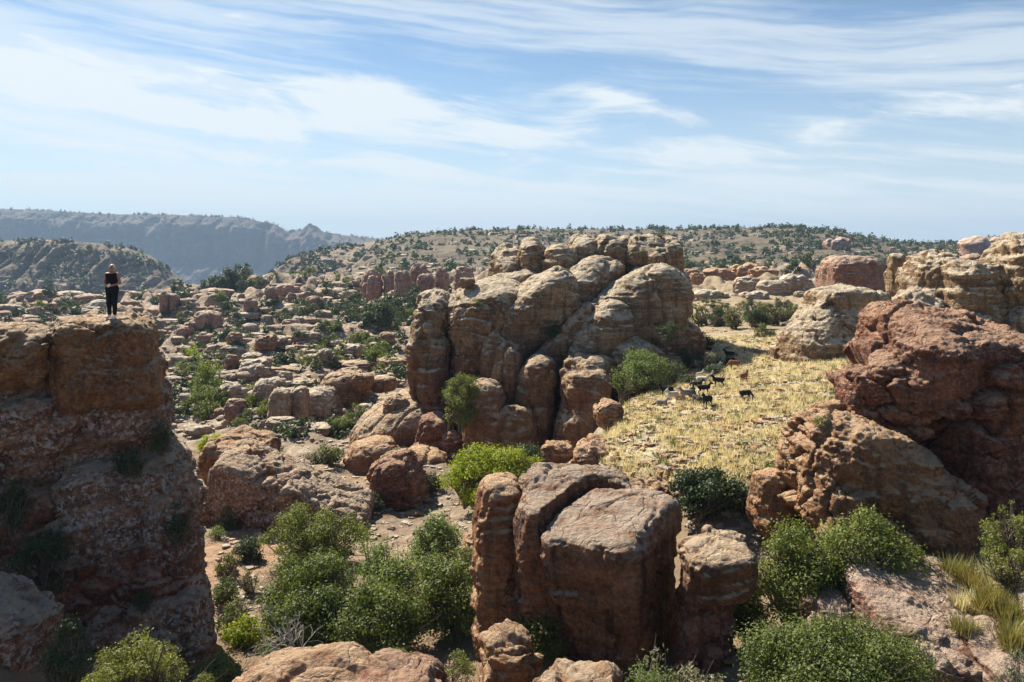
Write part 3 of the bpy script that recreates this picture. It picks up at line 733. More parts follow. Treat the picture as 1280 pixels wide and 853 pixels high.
rock('rock_pillar', 'square twin-headed pale pillar split by a dark crack in the valley', 'rock', 'pale', [
    ('column', [S(337, 366, 486, 580, 71, 1.3, e=4.5, ez=5)], dict(seed=1)),
    ('column', [S(367, 384, 484, 580, 72, 1.2, e=4.5, ez=5)], dict(seed=2)),
], defaults={**gd, 'vox': .09})
rock('rock_outcrop', 'pale pink outcrop of broken blocks up the slope right of the twin pillar', 'rock', 'pale', [
    ('block', [S(384, 432, 482, 560, 77, 3, e=3, ry=-16)], dict(seed=3)),
    ('block', [S(404, 462, 462, 520, 80, 3, e=3, ry=-10)], dict(seed=4, mat='tanred')),
    ('block', [S(440, 466, 466, 488, 77, 1.2, e=3.4)], dict(seed=5, mat='tanred')),
    ('block', [S(462, 495, 470, 490, 79, 1.2, e=3)], dict(seed=6, mat='tanred')),
], defaults={**gd, 'vox': .11})

# --- rocks along the edge of the grassy shelf
ed = dict(vox=.06, warp=(.25, 1.4), lump=(.14, .7), strata=(.08, .35), fine=(.04, .22))
rock('rock_ledge', 'lumpy red ledge at the left end of the straw-coloured shelf', 'rock', 'red', [
    ('ledge', [S(718, 764, 548, 640, 34.5, 1.2, e=3.4, ry=6)], dict(seed=1)),
    ('ledge', [S(714, 744, 556, 640, 33.3, .8, e=3)], dict(seed=2)),
], defaults=ed)
rock('boulder', 'squarish red boulder on the edge of the straw-coloured shelf beside the massif', 'boulder', 'red', [('boulder', [S(744, 776, 503, 534, 40, 1.0, e=3)], dict(seed=12, **ed))])
rock('rock_ledge', 'crumbling red bank under the front rim of the straw-coloured shelf', 'rock', 'red', [
    ('bank', [S(752, 900, 598, 700, 30.2, 1.0, e=4, ez=3, rx=20, ry=6)], dict(seed=3, lump=(.22, .6))),
], defaults=ed)
rock('boulder', 'low reddish boulder half hidden by the two dark bushes below the shelf', 'boulder', 'red', [('boulder', [S(940, 990, 588, 668, 26, .8, e=3)], dict(vox=.045, seed=7, **{k: ed[k] for k in ('warp', 'lump', 'strata', 'fine')}))])

# --- foreground rocks
fg = dict(vox=.04, block=(.22, .9), warp=(.15, 1.2), lump=(.10, .7), strata=(.09, .28), fine=(.035, .2))
rock('rock_slab', 'broad pinkish slab with the shade of a tree on it at the lower right', 'rock', 'mauve', [
    ('slab', [S(1056, 1330, 752, 860, 19.2, 2.6, e=6, ez=8, ry=13, rx=12)], dict(seed=1)),
    ('slab', [S(1000, 1066, 742, 800, 19.6, .8, e=3, ry=6)], dict(seed=2)),
    ('slab', [S(1190, 1360, 806, 930, 17.2, 1.3, e=5, ez=7, ry=8, rx=8)], dict(seed=3)),
], defaults=fg)
rock('rock_slab', 'low pinkish rock at the bottom edge below the bare branches', 'rock', 'red', [
    ('slab', [S(285, 480, 826, 960, 15.6, 1.4, e=2.8, ry=-3)], dict(seed=4)),
    ('slab', [S(440, 558, 834, 960, 15.4, 1.3, e=3, ry=7)], dict(seed=5, mat='dark')),
], defaults=fg)
rock('boulder', 'reddish blocky boulder under the right-hand gorge trees near the bottom edge', 'boulder', 'red', [('boulder', [S(598, 666, 792, 900, 20, .9, e=3.4, ry=6)], dict(seed=6, **fg))])
rock('boulder', 'flat reddish boulder showing at the bottom edge below the grey-topped block', 'boulder', 'orange', [('boulder', [S(668, 785, 838, 960, 15, 1., e=3)], dict(seed=8, **fg))])
rock('boulder', 'grey lichened boulder half under the trees left of the grey-topped block', 'boulder', 'red', [('boulder', [S(572, 625, 660, 740, 28, 1., e=3, ry=12)], dict(seed=9, **fg))])

# ================================================================== boulders of the valley: shared shapes, every boulder its own object
BV = []
def unit_boulder(k, prims):
    me, _ = rock_mesh('boulder', prims, .085, seed=k*3+1, warp=(.18, .9), lump=(.10, .5), strata=(.07, .25), fine=(.03, .2), block=(.10, .6), base=np.zeros(3))
    return me
shapes = [
    [W((0, 0, 0), (1, 1, 1), e=2.6)],
    [W((0, 0, 0), (1, 1, 1), e=3.4, ez=3)],
    [W((-.2, 0, 0), (.8, 1, 1), e=3), W((.5, .1, -.2), (.55, .8, .8), e=3)],
    [W((0, 0, -.1), (1, 1, .85), e=4, ez=5, t=.06), W((-.2, 0, .5), (.6, .7, .5), e=3)],
    [W((0, 0, 0), (1, 1, 1), e=3, ez=2.4, t=-.25)],
    [W((-.35, 0, -.1), (.65, 1, .9), e=3.5), W((.4, .1, 0), (.6, .9, 1), e=3, ry=8)],
]
for k, s_ in enumerate(shapes):
    me = unit_boulder(k, s_); me.materials.append(M['pale']); BV.append(me)
BM = {}
def boulder_mesh(k, mat):
    key = (k, mat)
    if key not in BM:
        me = BV[k].copy(); me.name = 'boulder'; me.materials.clear(); me.materials.append(M[mat]); BM[key] = me
    return BM[key]
def boulder(c, h, k, mat, label, group, rz=0., ry=0.):
    o = link('boulder', boulder_mesh(k, mat), None, None, c)
    o.scale = [float(a) for a in h]; o.rotation_euler = (0, ry, rz)
    return tag(o, label, 'boulder', group)
rb = np.random.default_rng(21)
def bpx(x0, x1, y0, y1, k, mat, label, group, Y=None, dz=.0, dep=1.):
    """a boulder filling these rows and columns, standing on the ground there"""
    if Y is None:
        g = hit([(x0+x1)/2], [y1])[0]
        Y = g[1] if not np.isnan(g[1]) else 200.
    Yc = Y+(x1-x0)/2/F*Y*.5
    c = P((x0+x1)/2, (y0+y1)/2, Yc); hx = (x1-x0)/2/F*Yc; hz = (y1-y0)/2/F*Yc
    ext = max(0, c[2]-hz-(ground1(c[0], c[1])-.2)); ext = min(ext, hz*1.5)
    c[2] -= ext/2; hz += ext/2
    return boulder(c, (hx, hx*dep, hz), k, mat, label, group, 0., 0.)
g_ = 'red sandstone towers at the head of the valley'
T = [(452,478,336,362,4,'tower tallest and leftmost of the red cluster left of the massif'),(458,477,344,364,0,'rounded pinkish dome leaning on the leftmost red tower'),(479,499,338,370,3,'blocky red tower with a flat top above the dark bushes'),
     (493,515,338,366,1,'broad red dome right of the blocky tower'),(498,521,350,379,4,'striped cone-shaped red dome in front of the tower cluster'),(513,541,330,366,2,'highest red dome at the back of the tower cluster'),
     (521,545,342,366,1,'round-headed red dome beside the highest one'),(567,593,333,354,0,'lone mauve dome just left of the massif shoulder'),(545,562,335,352,2,'small red knob right of the tower cluster')]
for x0, x1, y0, y1, k, lb in T:
    bpx(x0, x1, y0, y1, k, 'mauve', 'red sandstone '+lb if not lb.startswith(('lone', 'small')) else lb, g_, Y=215+rb.uniform(-12, 12), dep=.9)
g_ = 'low red humps beyond the plain'
for x0, x1, y0, y1, k, lb in [(852,874,336,350,1,'low dark red hump touching the right side of the massif'),(861,881,341,352,0,'small dark red hump in front of the one beside the massif'),(878,920,335,352,2,'long dark red hump on the plain right of the massif'),(913,948,328,348,5,'highest dark red hump on the plain, ridged'),(937,971,333,352,3,'blunt dark red hump right of the ridged one'),(1200,1262,296,318,2,'dark red crest of rocks on the skyline left of the pale tower'),(1030,1062,296,312,5,'dark red knob on the slope of the long hill')]:
    bpx(x0, x1, y0, y1, k, 'red' if y0 > 320 else 'mauve', lb, g_, Y=(190+rb.uniform(-10, 10)) if y0 > 320 else 480, dep=.8)
g_ = 'pale domes on the plain'
for x0, x1, y0, y1, k, lb in [(916,953,346,372,0,'largest smooth pale dome on the plain right of the massif'),(945,987,350,376,1,'broad pale dome right of the largest smooth one'),(866,912,362,384,2,'low pale whaleback near the massif'),(924,960,363,382,5,'low reddish dome in front of the largest pale dome'),(974,1016,343,372,2,'cluster of pale pitted domes left of the flat-topped tan rock'),(992,1010,364,376,0,'small round white dome among the bushes of the plain'),(908,926,367,384,4,'small knobbly pale rock between two domes'),(956,984,367,378,0,'flat pale hump between dome and bushes')]:
    bpx(x0, x1, y0, y1, k, 'pale', lb, g_, Y=135+rb.uniform(-10, 10), dep=.8)
g_ = 'boulders of the left valley floor'
for x0, x1, y0, y1, k, mt, lb in [(281,309,498,528,0,'mauve','round two-tiered boulder beside the shaded ravine'),(275,312,479,504,2,'pale','long smooth whaleback rock above the two-tiered boulder'),(316,347,474,508,4,'pale','tall pale sloping rock left of the twin pillar'),(281,298,443,461,0,'mauve','upright round boulder at the top of the sandy strip'),
     (303,327,441,456,1,'pale','pale loaf-shaped boulder right of the upright round one'),(302,338,447,467,5,'pale','long tilted pale slab below the loaf-shaped boulder'),(311,338,455,474,2,'pale','split pale boulder below the tilted slab'),(347,366,464,481,0,'pale','smooth pale boulder above the twin pillar'),
     (244,276,388,414,1,'mauve','big square-fronted mauve boulder in the middle distance'),(284,303,415,434,0,'mauve','dark dome-shaped boulder among bushes'),(246,266,415,436,3,'mauve','blocky mauve boulder left of the dark dome'),(200,212,364,392,3,'mauve','narrow standing pillar on the valley rim behind the person'),
     (212,224,368,390,1,'mauve','second standing pillar on the valley rim, in shade'),(305,321,372,394,3,'mauve','blocky purple tower on the rim'),(331,347,358,378,1,'mauve','rounded purple rock at the bright rim'),(320,345,417,440,5,'tanred','orange-sided boulder pair in mid valley'),
     (339,368,420,440,2,'pale','knobbly pale boulder right of the orange-sided pair'),(382,404,370,393,1,'mauve','big shaded block among dark bushes below the red towers'),(359,371,366,384,0,'mauve','small shaded block left of the big one'),(444,461,412,427,3,'tanred','orange cube-shaped boulder above the pale slope'),
     (474,493,415,430,1,'tanred','orange-sided rock close to the massif edge'),(346,376,355,370,2,'mauve','flat purple rock line on the bright rim'),(222,250,405,425,5,'mauve','jumbled mauve rocks behind the cliff edge'),(236,262,398,416,0,'mauve','sloping mauve hump with a lit top'),
     (14,60,362,380,5,'mauve','reddish cliff band on the rim left of the person'),(60,78,366,380,3,'mauve','cracked reddish block on the rim left of the person'),(398,420,436,456,2,'pale','pale cracked ledge in the lower valley'),(430,452,430,448,5,'pale','stepped pale rock below the dark bush clump')]:
    bpx(x0, x1, y0, y1, k, mt, lb, g_)
# the rest of the valley's boulders
zones = [('pale boulder lying among the bushes of the upper left valley', 'boulders of the upper left valley', (205, 500, 366, 425), 75, (9, 30), ('mauve', 'pale', 'pale')),
         ('pale boulder strewn over the lower left valley slope', 'boulders of the lower left valley', (215, 505, 428, 540), 90, (12, 40), ('pale', 'pale', 'tanred')),
         ('small boulder lying in the gorge between tilted slab and massif', 'boulders in the gorge bottom', (455, 585, 585, 660), 18, (7, 18), ('red', 'tanred', 'pale')),
         ('low pale rock on the plain between massif and flat-topped rock', 'rocks on the brushy plain', (865, 1010, 352, 420), 20, (5, 14), ('pale', 'pale', 'red')),
         ('bright rock ledge on the rim left of the person', 'ledges of the rim behind the person', (0, 128, 366, 394), 22, (10, 34), ('pale', 'pale', 'mauve'))]
for lb, gp, (x0, x1, y0, y1), n, (s0, s1), mts in zones:
    k = 0
    while k < n:
        px, py = rb.uniform(x0, x1), rb.uniform(y0, y1)
        h = hit([px], [py])[0]
        if np.isnan(h[0]): k += .2; continue
        s = rb.uniform(s0, s1)*(.6+.8*rb.random()**2)/F*h[1]/2
        hz = s*rb.uniform(.35, .8)*(1 if s*F/h[1] < 9 else .75)
        boulder(h+np.array([0, s*.4, hz*.15]), (s*rb.uniform(.9, 1.4), s*rb.uniform(.8, 1.2), hz), int(rb.integers(6)), mts[int(rb.integers(3))], lb, gp, rz=rb.uniform(-.5, .5))
        k += 1

# beyond the three hundred that show largest, the many small boulders of the valley are one mass
LB = [rock_mesh('boulder', [W((0, 0, 0), (1, 1, 1), e=3, ez=k_)], .32, seed=90+k, warp=(.3, .9), lump=(.15, .6), strata=(0, 1), fine=(0, 1), block=(.14, .7), base=np.zeros(3))[0] for k, k_ in enumerate((2.4, 3., 4., 2.6))]
def mesh_arrays(me):
    v = np.empty(len(me.vertices)*3, f32); me.vertices.foreach_get('co', v)
    q = np.empty(len(me.loops), np.int32); me.loops.foreach_get('vertex_index', q)
    return v.reshape(-1, 3), q.reshape(-1, 4)
def mass(name, spots, sizes, mat, rng):
    V, Q, off = [], [], 0
    for p, s_ in zip(spots, sizes):
        v, q = mesh_arrays.cache[int(rng.integers(4))]
        an = rng.normal()*.5; c_, s2 = math.cos(an), math.sin(an)
        w = v*np.array([rng.uniform(.9, 1.6), rng.uniform(.8, 1.2), rng.uniform(.5, .95)])*s_
        w = np.stack([w[:, 0]*c_-w[:, 1]*s2, w[:, 0]*s2+w[:, 1]*c_, w[:, 2]], 1)+p+np.array([0, 0, .1*s_])
        V.append(w); Q.append(q+off); off += len(v)
    return tag(link(name, mesh(name, np.concatenate(V), quads=np.concatenate(Q)), M[mat]), kind='stuff')
mesh_arrays.cache = [mesh_arrays(m_) for m_ in LB]
for nm, mt, n in (('small_boulders', 'pale', 200), ('small_reddish_boulders', 'mauve', 170)):
    n = int(n*1.75); h = hit(rb.uniform(-80, 560, n), 352+190*rb.uniform(0, 1, n)); h = h[~np.isnan(h[:, 0])]
    mass(nm, h, (.0028+.0085*rb.random(len(h))**2.2)*h[:, 1], mt, rb)
# ================================================================== what stands on the rocks: find surfaces by dropping a plumb line
bpy.context.view_layer.update()
def drop(x, y, z=60.):
    dg = bpy.context.evaluated_depsgraph_get()
    ok, loc, *_ = scene.ray_cast(dg, (float(x), float(y), z), (0, 0, -1))
    return np.array(loc) if ok else np.array([x, y, ground1(x, y)])
def seat(px, Y): return drop((px-CX)/F*Y, Y)

# ------------------------------------------------------------------ trees and bushes, each with its own crown and stems
KIND = {  # crown material, leaf size, leaves per square metre of clump, clump radius, leaf aspect, how much leaves face up, crown bottom
    'oak': ('oak', .062, 1750, .52, 1.7, .5, .12), 'pale': ('oakpale', .062, 1200, .50, 1.7, .5, .15), 'lime': ('lime', .075, 1300, .52, 1.7, .6, .10),
    'juniper': ('juniper', .042, 2600, .26, 2.6, .3, .05), 'dark': ('darkscrub', .065, 1500, .45, 1.7, .4, .05), 'olive': ('olive', .07, 900, .35, 2.2, .4, .05),
    'grey': ('greyscrub', .055, 650, .32, 3., .2, .05)}
tn = [100]
def tree(kind, px0, px1, ptop, Y, name, label, cat, group=None, n=38, base=None, pb=None, rr=1., dens=1., depth=.9, stems=3, r0=.07, low=None):
    tn[0] += 1; rng = np.random.default_rng(tn[0])
    mat, ls, per, cr, asp, upb, lo = KIND[kind]
    if low is not None: lo = low
    x = ((px0+px1)/2-CX)/F*Y
    z0 = (HY-pb)/F*Y if pb is not None else ground1(x, Y)
    b = np.array([x, Y, z0])
    w_ = (px1-px0)/F*Y; h = max((HY-ptop)/F*Y-z0, .4)
    k = min(1., w_/2.6)
    lobes = make_lobes(w_, w_*depth, h, n, cr*rr*(.35+.65*k), rng, low=lo)
    root = thing(name, b, label, cat, group)
    yk = min(1., max(.62, Y/26))
    v, q = crown_cloud(lobes, per*dens*(1.6-.6*k)/yk**1.7, ls*(.6+.4*k)*yk, rng, asp, upb)
    link('crown', mesh('crown', v, quads=q, smooth=False), M[mat], root)
    v, q = tubes(limb_paths(lobes, h, rng, r0*(.3+.7*k), stems, .12*w_))
    link('stems' if stems > 1 else 'trunk', mesh('stems', v, quads=q), M['bark'], root)
    return root
tree('oak', 318, 462, 630, 35, 'tree', 'dark green rounded tree at the back of the gorge clump, before the tilted slab', 'tree', n=60)
tree('oak', 318, 492, 690, 27.2, 'tree', 'broad mid-green tree in the gorge above the bare bleached branches', 'tree', n=85, rr=1.05)
tree('pale', 430, 516, 662, 29.5, 'tree', 'thin pale-leaved tree with visible stems in the middle of the gorge clump', 'tree', n=34, dens=.6, stems=2)
tree('oak', 500, 642, 684, 26.2, 'tree', 'large rounded tree on the right side of the gorge clump, beside the grey-topped block', 'tree', n=75)
tree('pale', 505, 584, 645, 33, 'tree', 'pale green small tree at the back right of the gorge clump below the lime bush', 'tree', n=40)
tree('oak', 415, 530, 728, 25.5, 'tree', 'dark low tree filling the middle of the gorge clump', 'tree', n=45)
tree('pale', 455, 545, 690, 28.5, 'tree', 'light green tree between the thin pale-leaved tree and the large rounded one', 'tree', n=44)
tree('oak', 330, 405, 742, 25.8, 'tree', 'green tree low on the left of the gorge clump, behind the bare branches', 'tree', n=40)
tree('dark', 290, 332, 672, 35.5, 'shrub', 'dark spiky shrub standing beside the sandy path', 'shrub', n=26)
tree('lime', 286, 334, 768, 27.5, 'shrub', 'bright green low bush at the lower left beside the shaded cliff', 'shrub', n=22)
tree('olive', 258, 306, 718, 31, 'shrub', 'brownish dry scrub at the foot of the shaded cliff by the sandy path', 'shrub', n=22)
tree('grey', 276, 318, 738, 29.5, 'shrub', 'greyish twiggy scrub in front of the brownish one at the cliff foot', 'shrub', n=18)
tree('oak', 246, 306, 812, 23, 'shrub', 'dark green bush low at the cliff foot near the bottom edge', 'shrub', n=26)
tree('olive', 266, 300, 690, 33.5, 'shrub', 'dry olive scrub on the sandy path beside the cliff', 'shrub', n=20)
tree('olive', 270, 318, 756, 28.4, 'shrub', 'olive scrub between the bright green bush and the cliff foot', 'shrub', n=24)
tree('grey', 300, 330, 706, 32, 'shrub', 'grey dry scrub left of the broad mid-green tree', 'shrub', n=18)
tree('oak', 560, 650, 716, 25.2, 'tree', 'dark green tree in the shadow of the left lobe of the grey-topped block', 'tree', n=44)
tree('oak', 262, 304, 562, 49, 'shrub', 'dark green bush in the slot between the shaded cliff and the tilted slab', 'shrub', n=26)
tree('olive', 268, 296, 630, 40, 'shrub', 'olive bush at the shaded left end of the tilted slab', 'shrub', n=18)
tree('pale', 262, 282, 652, 38, 'shrub', 'small light green bush peeking out by the cliff edge above the sandy path', 'shrub', n=12)
tree('juniper', 96, 236, 782, 15.5, 'juniper', 'yellow-green juniper at the bottom left in front of the shaded cliff', 'juniper', n=70, pb=905, stems=1, r0=.08)
tree('dark', 50, 112, 768, 18.6, 'shrub', 'dark bush added to fill the shaded corner between the cliff foot and the corner slab', 'shrub', n=30, pb=872)  # bush added to darken the pale ground at the cliff foot
tree('juniper', 232, 272, 834, 15, 'juniper', 'small yellow-green juniper tip at the bottom edge right of the larger juniper', 'juniper', n=18, pb=885, stems=1)
tree('juniper', 540, 594, 810, 16.8, 'juniper', 'little yellow-green juniper beside the low pinkish rock at the bottom', 'juniper', n=22, pb=868, stems=1, r0=.05)
tree('juniper', 489, 514, 806, 16.6, 'juniper', 'tiny yellow-green juniper growing from the low pinkish rock', 'juniper', n=10, pb=830, stems=1, r0=.03)
tree('oak', 644, 722, 757, 22.3, 'shrub', 'rounded green bush at the dark foot of the grey-topped block', 'shrub', n=44)
tree('olive', 696, 742, 812, 20.5, 'shrub', 'low grassy green clump right of the bush at the block foot', 'shrub', n=16)
tree('grey', 782, 912, 806, 17.2, 'shrub', 'grey-green open bush at the bottom edge below the stubby pillar', 'shrub', n=60, dens=.9)
tree('pale', 770, 850, 826, 16.5, 'shrub', 'green bush at the bottom edge left of the grey-green open one', 'shrub', n=30)
tree('oak', 922, 1170, 772, 15.6, 'tree', 'dense dark green tree crown filling the bottom edge below the pinkish slab', 'tree', n=120)
tree('oak', 1006, 1150, 632, 20.8, 'tree', 'large dark green tree right of the pillar casting shade on the pinkish slab', 'tree', n=80)
tree('oak', 944, 1044, 644, 20.6, 'tree', 'dark green tree just right of the stubby pillar', 'tree', n=60)
tree('dark', 836, 936, 584, 27.6, 'tree', 'dark green spreading bush below the shelf, behind the stubby pillar', 'tree', n=60)
tree('oak', 944, 1030, 576, 26.6, 'tree', 'dark green bush below the shelf next to the pitted red ledge', 'tree', n=50)
tree('juniper', 1222, 1300, 614, 19.5, 'juniper', 'yellow-green juniper with pale branches at the right edge', 'juniper', n=50, pb=720, stems=1, r0=.07)
tree('juniper', 1232, 1300, 668, 18.4, 'juniper', 'low yellow-green juniper below the taller one at the right edge', 'juniper', n=30, pb=735, stems=1)
tree('grey', 1140, 1182, 700, 21, 'shrub', 'grey-green twiggy scrub at the upper end of the pinkish slab', 'shrub', n=24)
tree('grey', 1210, 1262, 700, 19.6, 'shrub', 'grey leafless scrub between the pinkish slab and the right edge', 'shrub', n=26)
tree('grey', 1246, 1300, 806, 15.6, 'shrub', 'grey twiggy scrub in the lower right corner', 'shrub', n=24)
tree('olive', 1172, 1214, 684, 22, 'shrub', 'yellowish green scrub under the big red rock', 'shrub', n=18)
tree('lime', 544, 690, 550, 41, 'shrub', 'bright lime-green bush at the foot of the domed massif', 'shrub', n=110, rr=1.1, dens=1.3)
tree('dark', 636, 690, 548, 47, 'shrub', 'dark green bush in shade behind the lime-green bush', 'shrub', n=30)
tree('oak', 547, 600, 450, 53.2, 'tree', 'green tree growing in a cleft on the left face of the domed massif', 'tree', n=36, pb=535)
tree('pale', 762, 842, 428, 49.5, 'tree', 'rounded yellow-green tree beside the goat herd', 'tree', n=70, pb=502)
tree('dark', 796, 864, 440, 51.5, 'tree', 'darker green tree between the rounded yellow-green one and the goats', 'tree', n=36)
tree('dark', 844, 882, 428, 57, 'shrub', 'dark bush added for shade at the foot of the massif behind the goats', 'shrub', n=26)  # added to deepen the shade behind the herd
tree('oak', 902, 962, 702, 21.2, 'shrub', 'dark green bush in the gap right of the stubby pillar', 'shrub', n=36)
tree('grey', 868, 900, 438, 54, 'shrub', 'dead grey brush added for shade behind the middle of the goat herd', 'shrub', n=20)  # this brush and the next two clumps are added to shade the goats
tree('dark', 878, 912, 456, 51.5, 'shrub', 'low dark brush added for shade on the right of the goat herd', 'shrub', n=22)
tree('dark', 844, 874, 470, 49.5, 'shrub', 'low dark brush added for shade in front of the darker green tree by the goats', 'shrub', n=20)
tree('olive', 886, 922, 446, 55, 'shrub', 'olive bush among the resting goats', 'shrub', n=20)
tree('oak', 408, 446, 522, 67, 'shrub', 'green bush on the slope left of the pale ledgy outcrop', 'shrub', n=30)
tree('olive', 430, 466, 500, 69, 'shrub', 'pale green bush above the one left of the pale ledgy outcrop', 'shrub', n=24)
tree('olive', 374, 436, 556, 55, 'shrub', 'broad olive bush behind the tilted slab', 'shrub', n=36)
tree('dark', 452, 482, 610, 44, 'shrub', 'dark rounded shrub left of the dark angular boulder', 'shrub', n=20)
tree('dark', 522, 556, 586, 47, 'shrub', 'dark bush right of the dark angular boulder', 'shrub', n=24)
tree('oak', 482, 522, 556, 53, 'shrub', 'low green bush above the dark angular boulder', 'shrub', n=18)
tree('lime', 272, 297, 592, 41.5, 'shrub', 'bright upright bush in the notch of the tilted slab', 'shrub', n=18)
tree('lime', 246, 282, 532, 60, 'shrub', 'bright green bush between the shaded cliff and the tilted slab', 'shrub', n=24)
tree('oak', 320, 352, 548, 60, 'shrub', 'green bush beside the foot of the twin pillar', 'shrub', n=20)
tree('olive', 930, 976, 404, 72, 'tree', 'green rounded bush in front of the plain, left of the flat-topped tan rock', 'tree', n=40, pb=436)
tree('olive', 846, 884, 402, 66, 'shrub', 'olive bush at the right flank of the massif', 'shrub', n=24)
tree('dark', 866, 896, 420, 66, 'shrub', 'low dark bush at the foot of the massif right flank', 'shrub', n=16)
for px0, px1, pt, Y, kd, lb in [(862,884,378,100,'olive','first dark bush of the plain, touching the massif'),(882,912,376,98,'dark','round dark bush on the plain right of the one touching the massif'),(908,926,384,92,'olive','small olive tree with a forked stem on the plain'),(924,956,372,100,'dark','big dark bush in the middle of the plain'),
                             (946,974,378,95,'olive','olive bush before the big dark one on the plain'),(966,992,372,100,'dark','dark bush of the plain near the flat-topped tan rock'),(984,1012,374,96,'olive','olive bush half behind the flat-topped tan rock'),(934,958,388,90,'dark','low dark bush in front of the plain bushes')]:
    tree(kd, px0-6, px1+6, pt-3, Y-8, 'shrub', lb, 'shrub', 'bushes on the plain right of the massif', n=40)
for px0, px1, pt, Y, pb, lb in [(0,34,596,23.3,660,'dark bush in shade high on the left edge of the cliff'),(14,92,650,23.1,740,'dark bush in the shaded cleft of the cliff at the lower left'),(186,214,520,25.1,566,'small dark shrub clinging to the upper cliff face'),(146,176,566,24.6,590,'thin dark shrub in a crack of the cliff face'),(205,240,628,25.0,680,'dark shrub on the ledge at the right end of the cliff'),
                             (172,186,740,23.6,760,'little dark shrub on the purplish lower ledge')]:
    tree('dark', px0, px1, pt, Y, 'shrub', lb, 'shrub', 'shrubs on the shaded cliff', n=22, pb=pb)
tree('olive', 624, 640, 292, 66, 'shrub', 'small dark bush on the very top of the massif', 'shrub', n=8, pb=300) if False else None
tree('olive', 818, 834, 290, 66, 'shrub', 'tiny bush on the top of the massif', 'shrub', n=8, pb=298)
tree('dark', 676, 700, 395, 58, 'shrub', 'dark shrub in the central cleft of the massif', 'shrub', n=14, pb=424)
tree('olive', 592, 606, 370, 58.6, 'shrub', 'small shrub in the joint near the massif left shoulder', 'shrub', n=10, pb=392)
tree('dark', 820, 850, 400, 55.6, 'shrub', 'dark shrub in the hollow at the right end of the massif', 'shrub', n=14, pb=428)
tree('olive', 1122, 1146, 374, 55, 'shrub', 'green shrub between the flat-topped tan rock and the pale outcrop', 'shrub', n=20, pb=398)
tree('olive', 1020, 1036, 520, 22.5, 'shrub', 'small grey-green cushion plant on the sunlit red ledge', 'shrub', n=8, pb=534)

# bare bleached branches
rng = np.random.default_rng(77)
def twigs(p, d, L, r, depth, out):
    n = 4; pts = [p]; q = p.copy(); dd = d.copy()
    for _ in range(n):
        dd = dd+rng.normal(size=3)*.22; dd /= np.linalg.norm(dd); q = q+dd*L/n; pts.append(q.copy())
    out.append((pts, list(np.linspace(r, r*.45, n+1))))
    if depth:
        for k in range(4):
            s = pts[int(rng.integers(1, n+1))]; e = dd+rng.normal(size=3)*.65; e /= np.linalg.norm(e)
            twigs(s, e, L*rng.uniform(.45, .75), r*.5, depth-1, out)
b = np.array([(372-CX)/F*24, 24., 0]); b[2] = (HY-822)/F*24
ps = []
for a in [(-1, -.1, .22), (-.8, -.2, .75), (-.3, 0, 1), (.3, -.1, .9), (.8, -.2, .6), (-1, .2, .5), (.1, -.4, .8)]:
    a = np.array(a, float); twigs(np.zeros(3), a/np.linalg.norm(a), rng.uniform(.9, 1.5), .028, 2, ps)
v, q = tubes(ps, 4)
tag(link('dead_shrub', mesh('dead_shrub', v, quads=q), M['deadwood'], None, b), 'bare bleached branches of a dead shrub in front of the gorge trees', 'dead shrub')

# ------------------------------------------------------------------ shared bushes for the valley
SH = []
for k in range(6):
    rng = np.random.default_rng(300+k)
    w_, d_, h_ = rng.uniform(1.7, 2.3), rng.uniform(1.6, 2.2), rng.uniform(1.3, 1.9)
    lob = make_lobes(w_, d_, h_, 16, .36, rng, low=.05)
    v, q = crown_cloud(lob, 720, .105, rng, 1.5, .5)
    me = mesh('shrub', v, quads=q, smooth=False); SH.append(me)
SHM = {}
def shrub_mesh(k, mat):
    if (k, mat) not in SHM:
        me = SH[k].copy(); me.name = 'shrub'; me.materials.append(M[mat]); SHM[(k, mat)] = me
    return SHM[(k, mat)]
rb = np.random.default_rng(33)
def shrub(p, w_, h, k, mat, label, group):
    o = link('shrub', shrub_mesh(k, mat), None, None, p)
    o.scale = (w_/2, w_/2, h/1.6); o.rotation_euler = (0, 0, rb.uniform(0, 6.28))
    return tag(o, label, 'shrub', group)
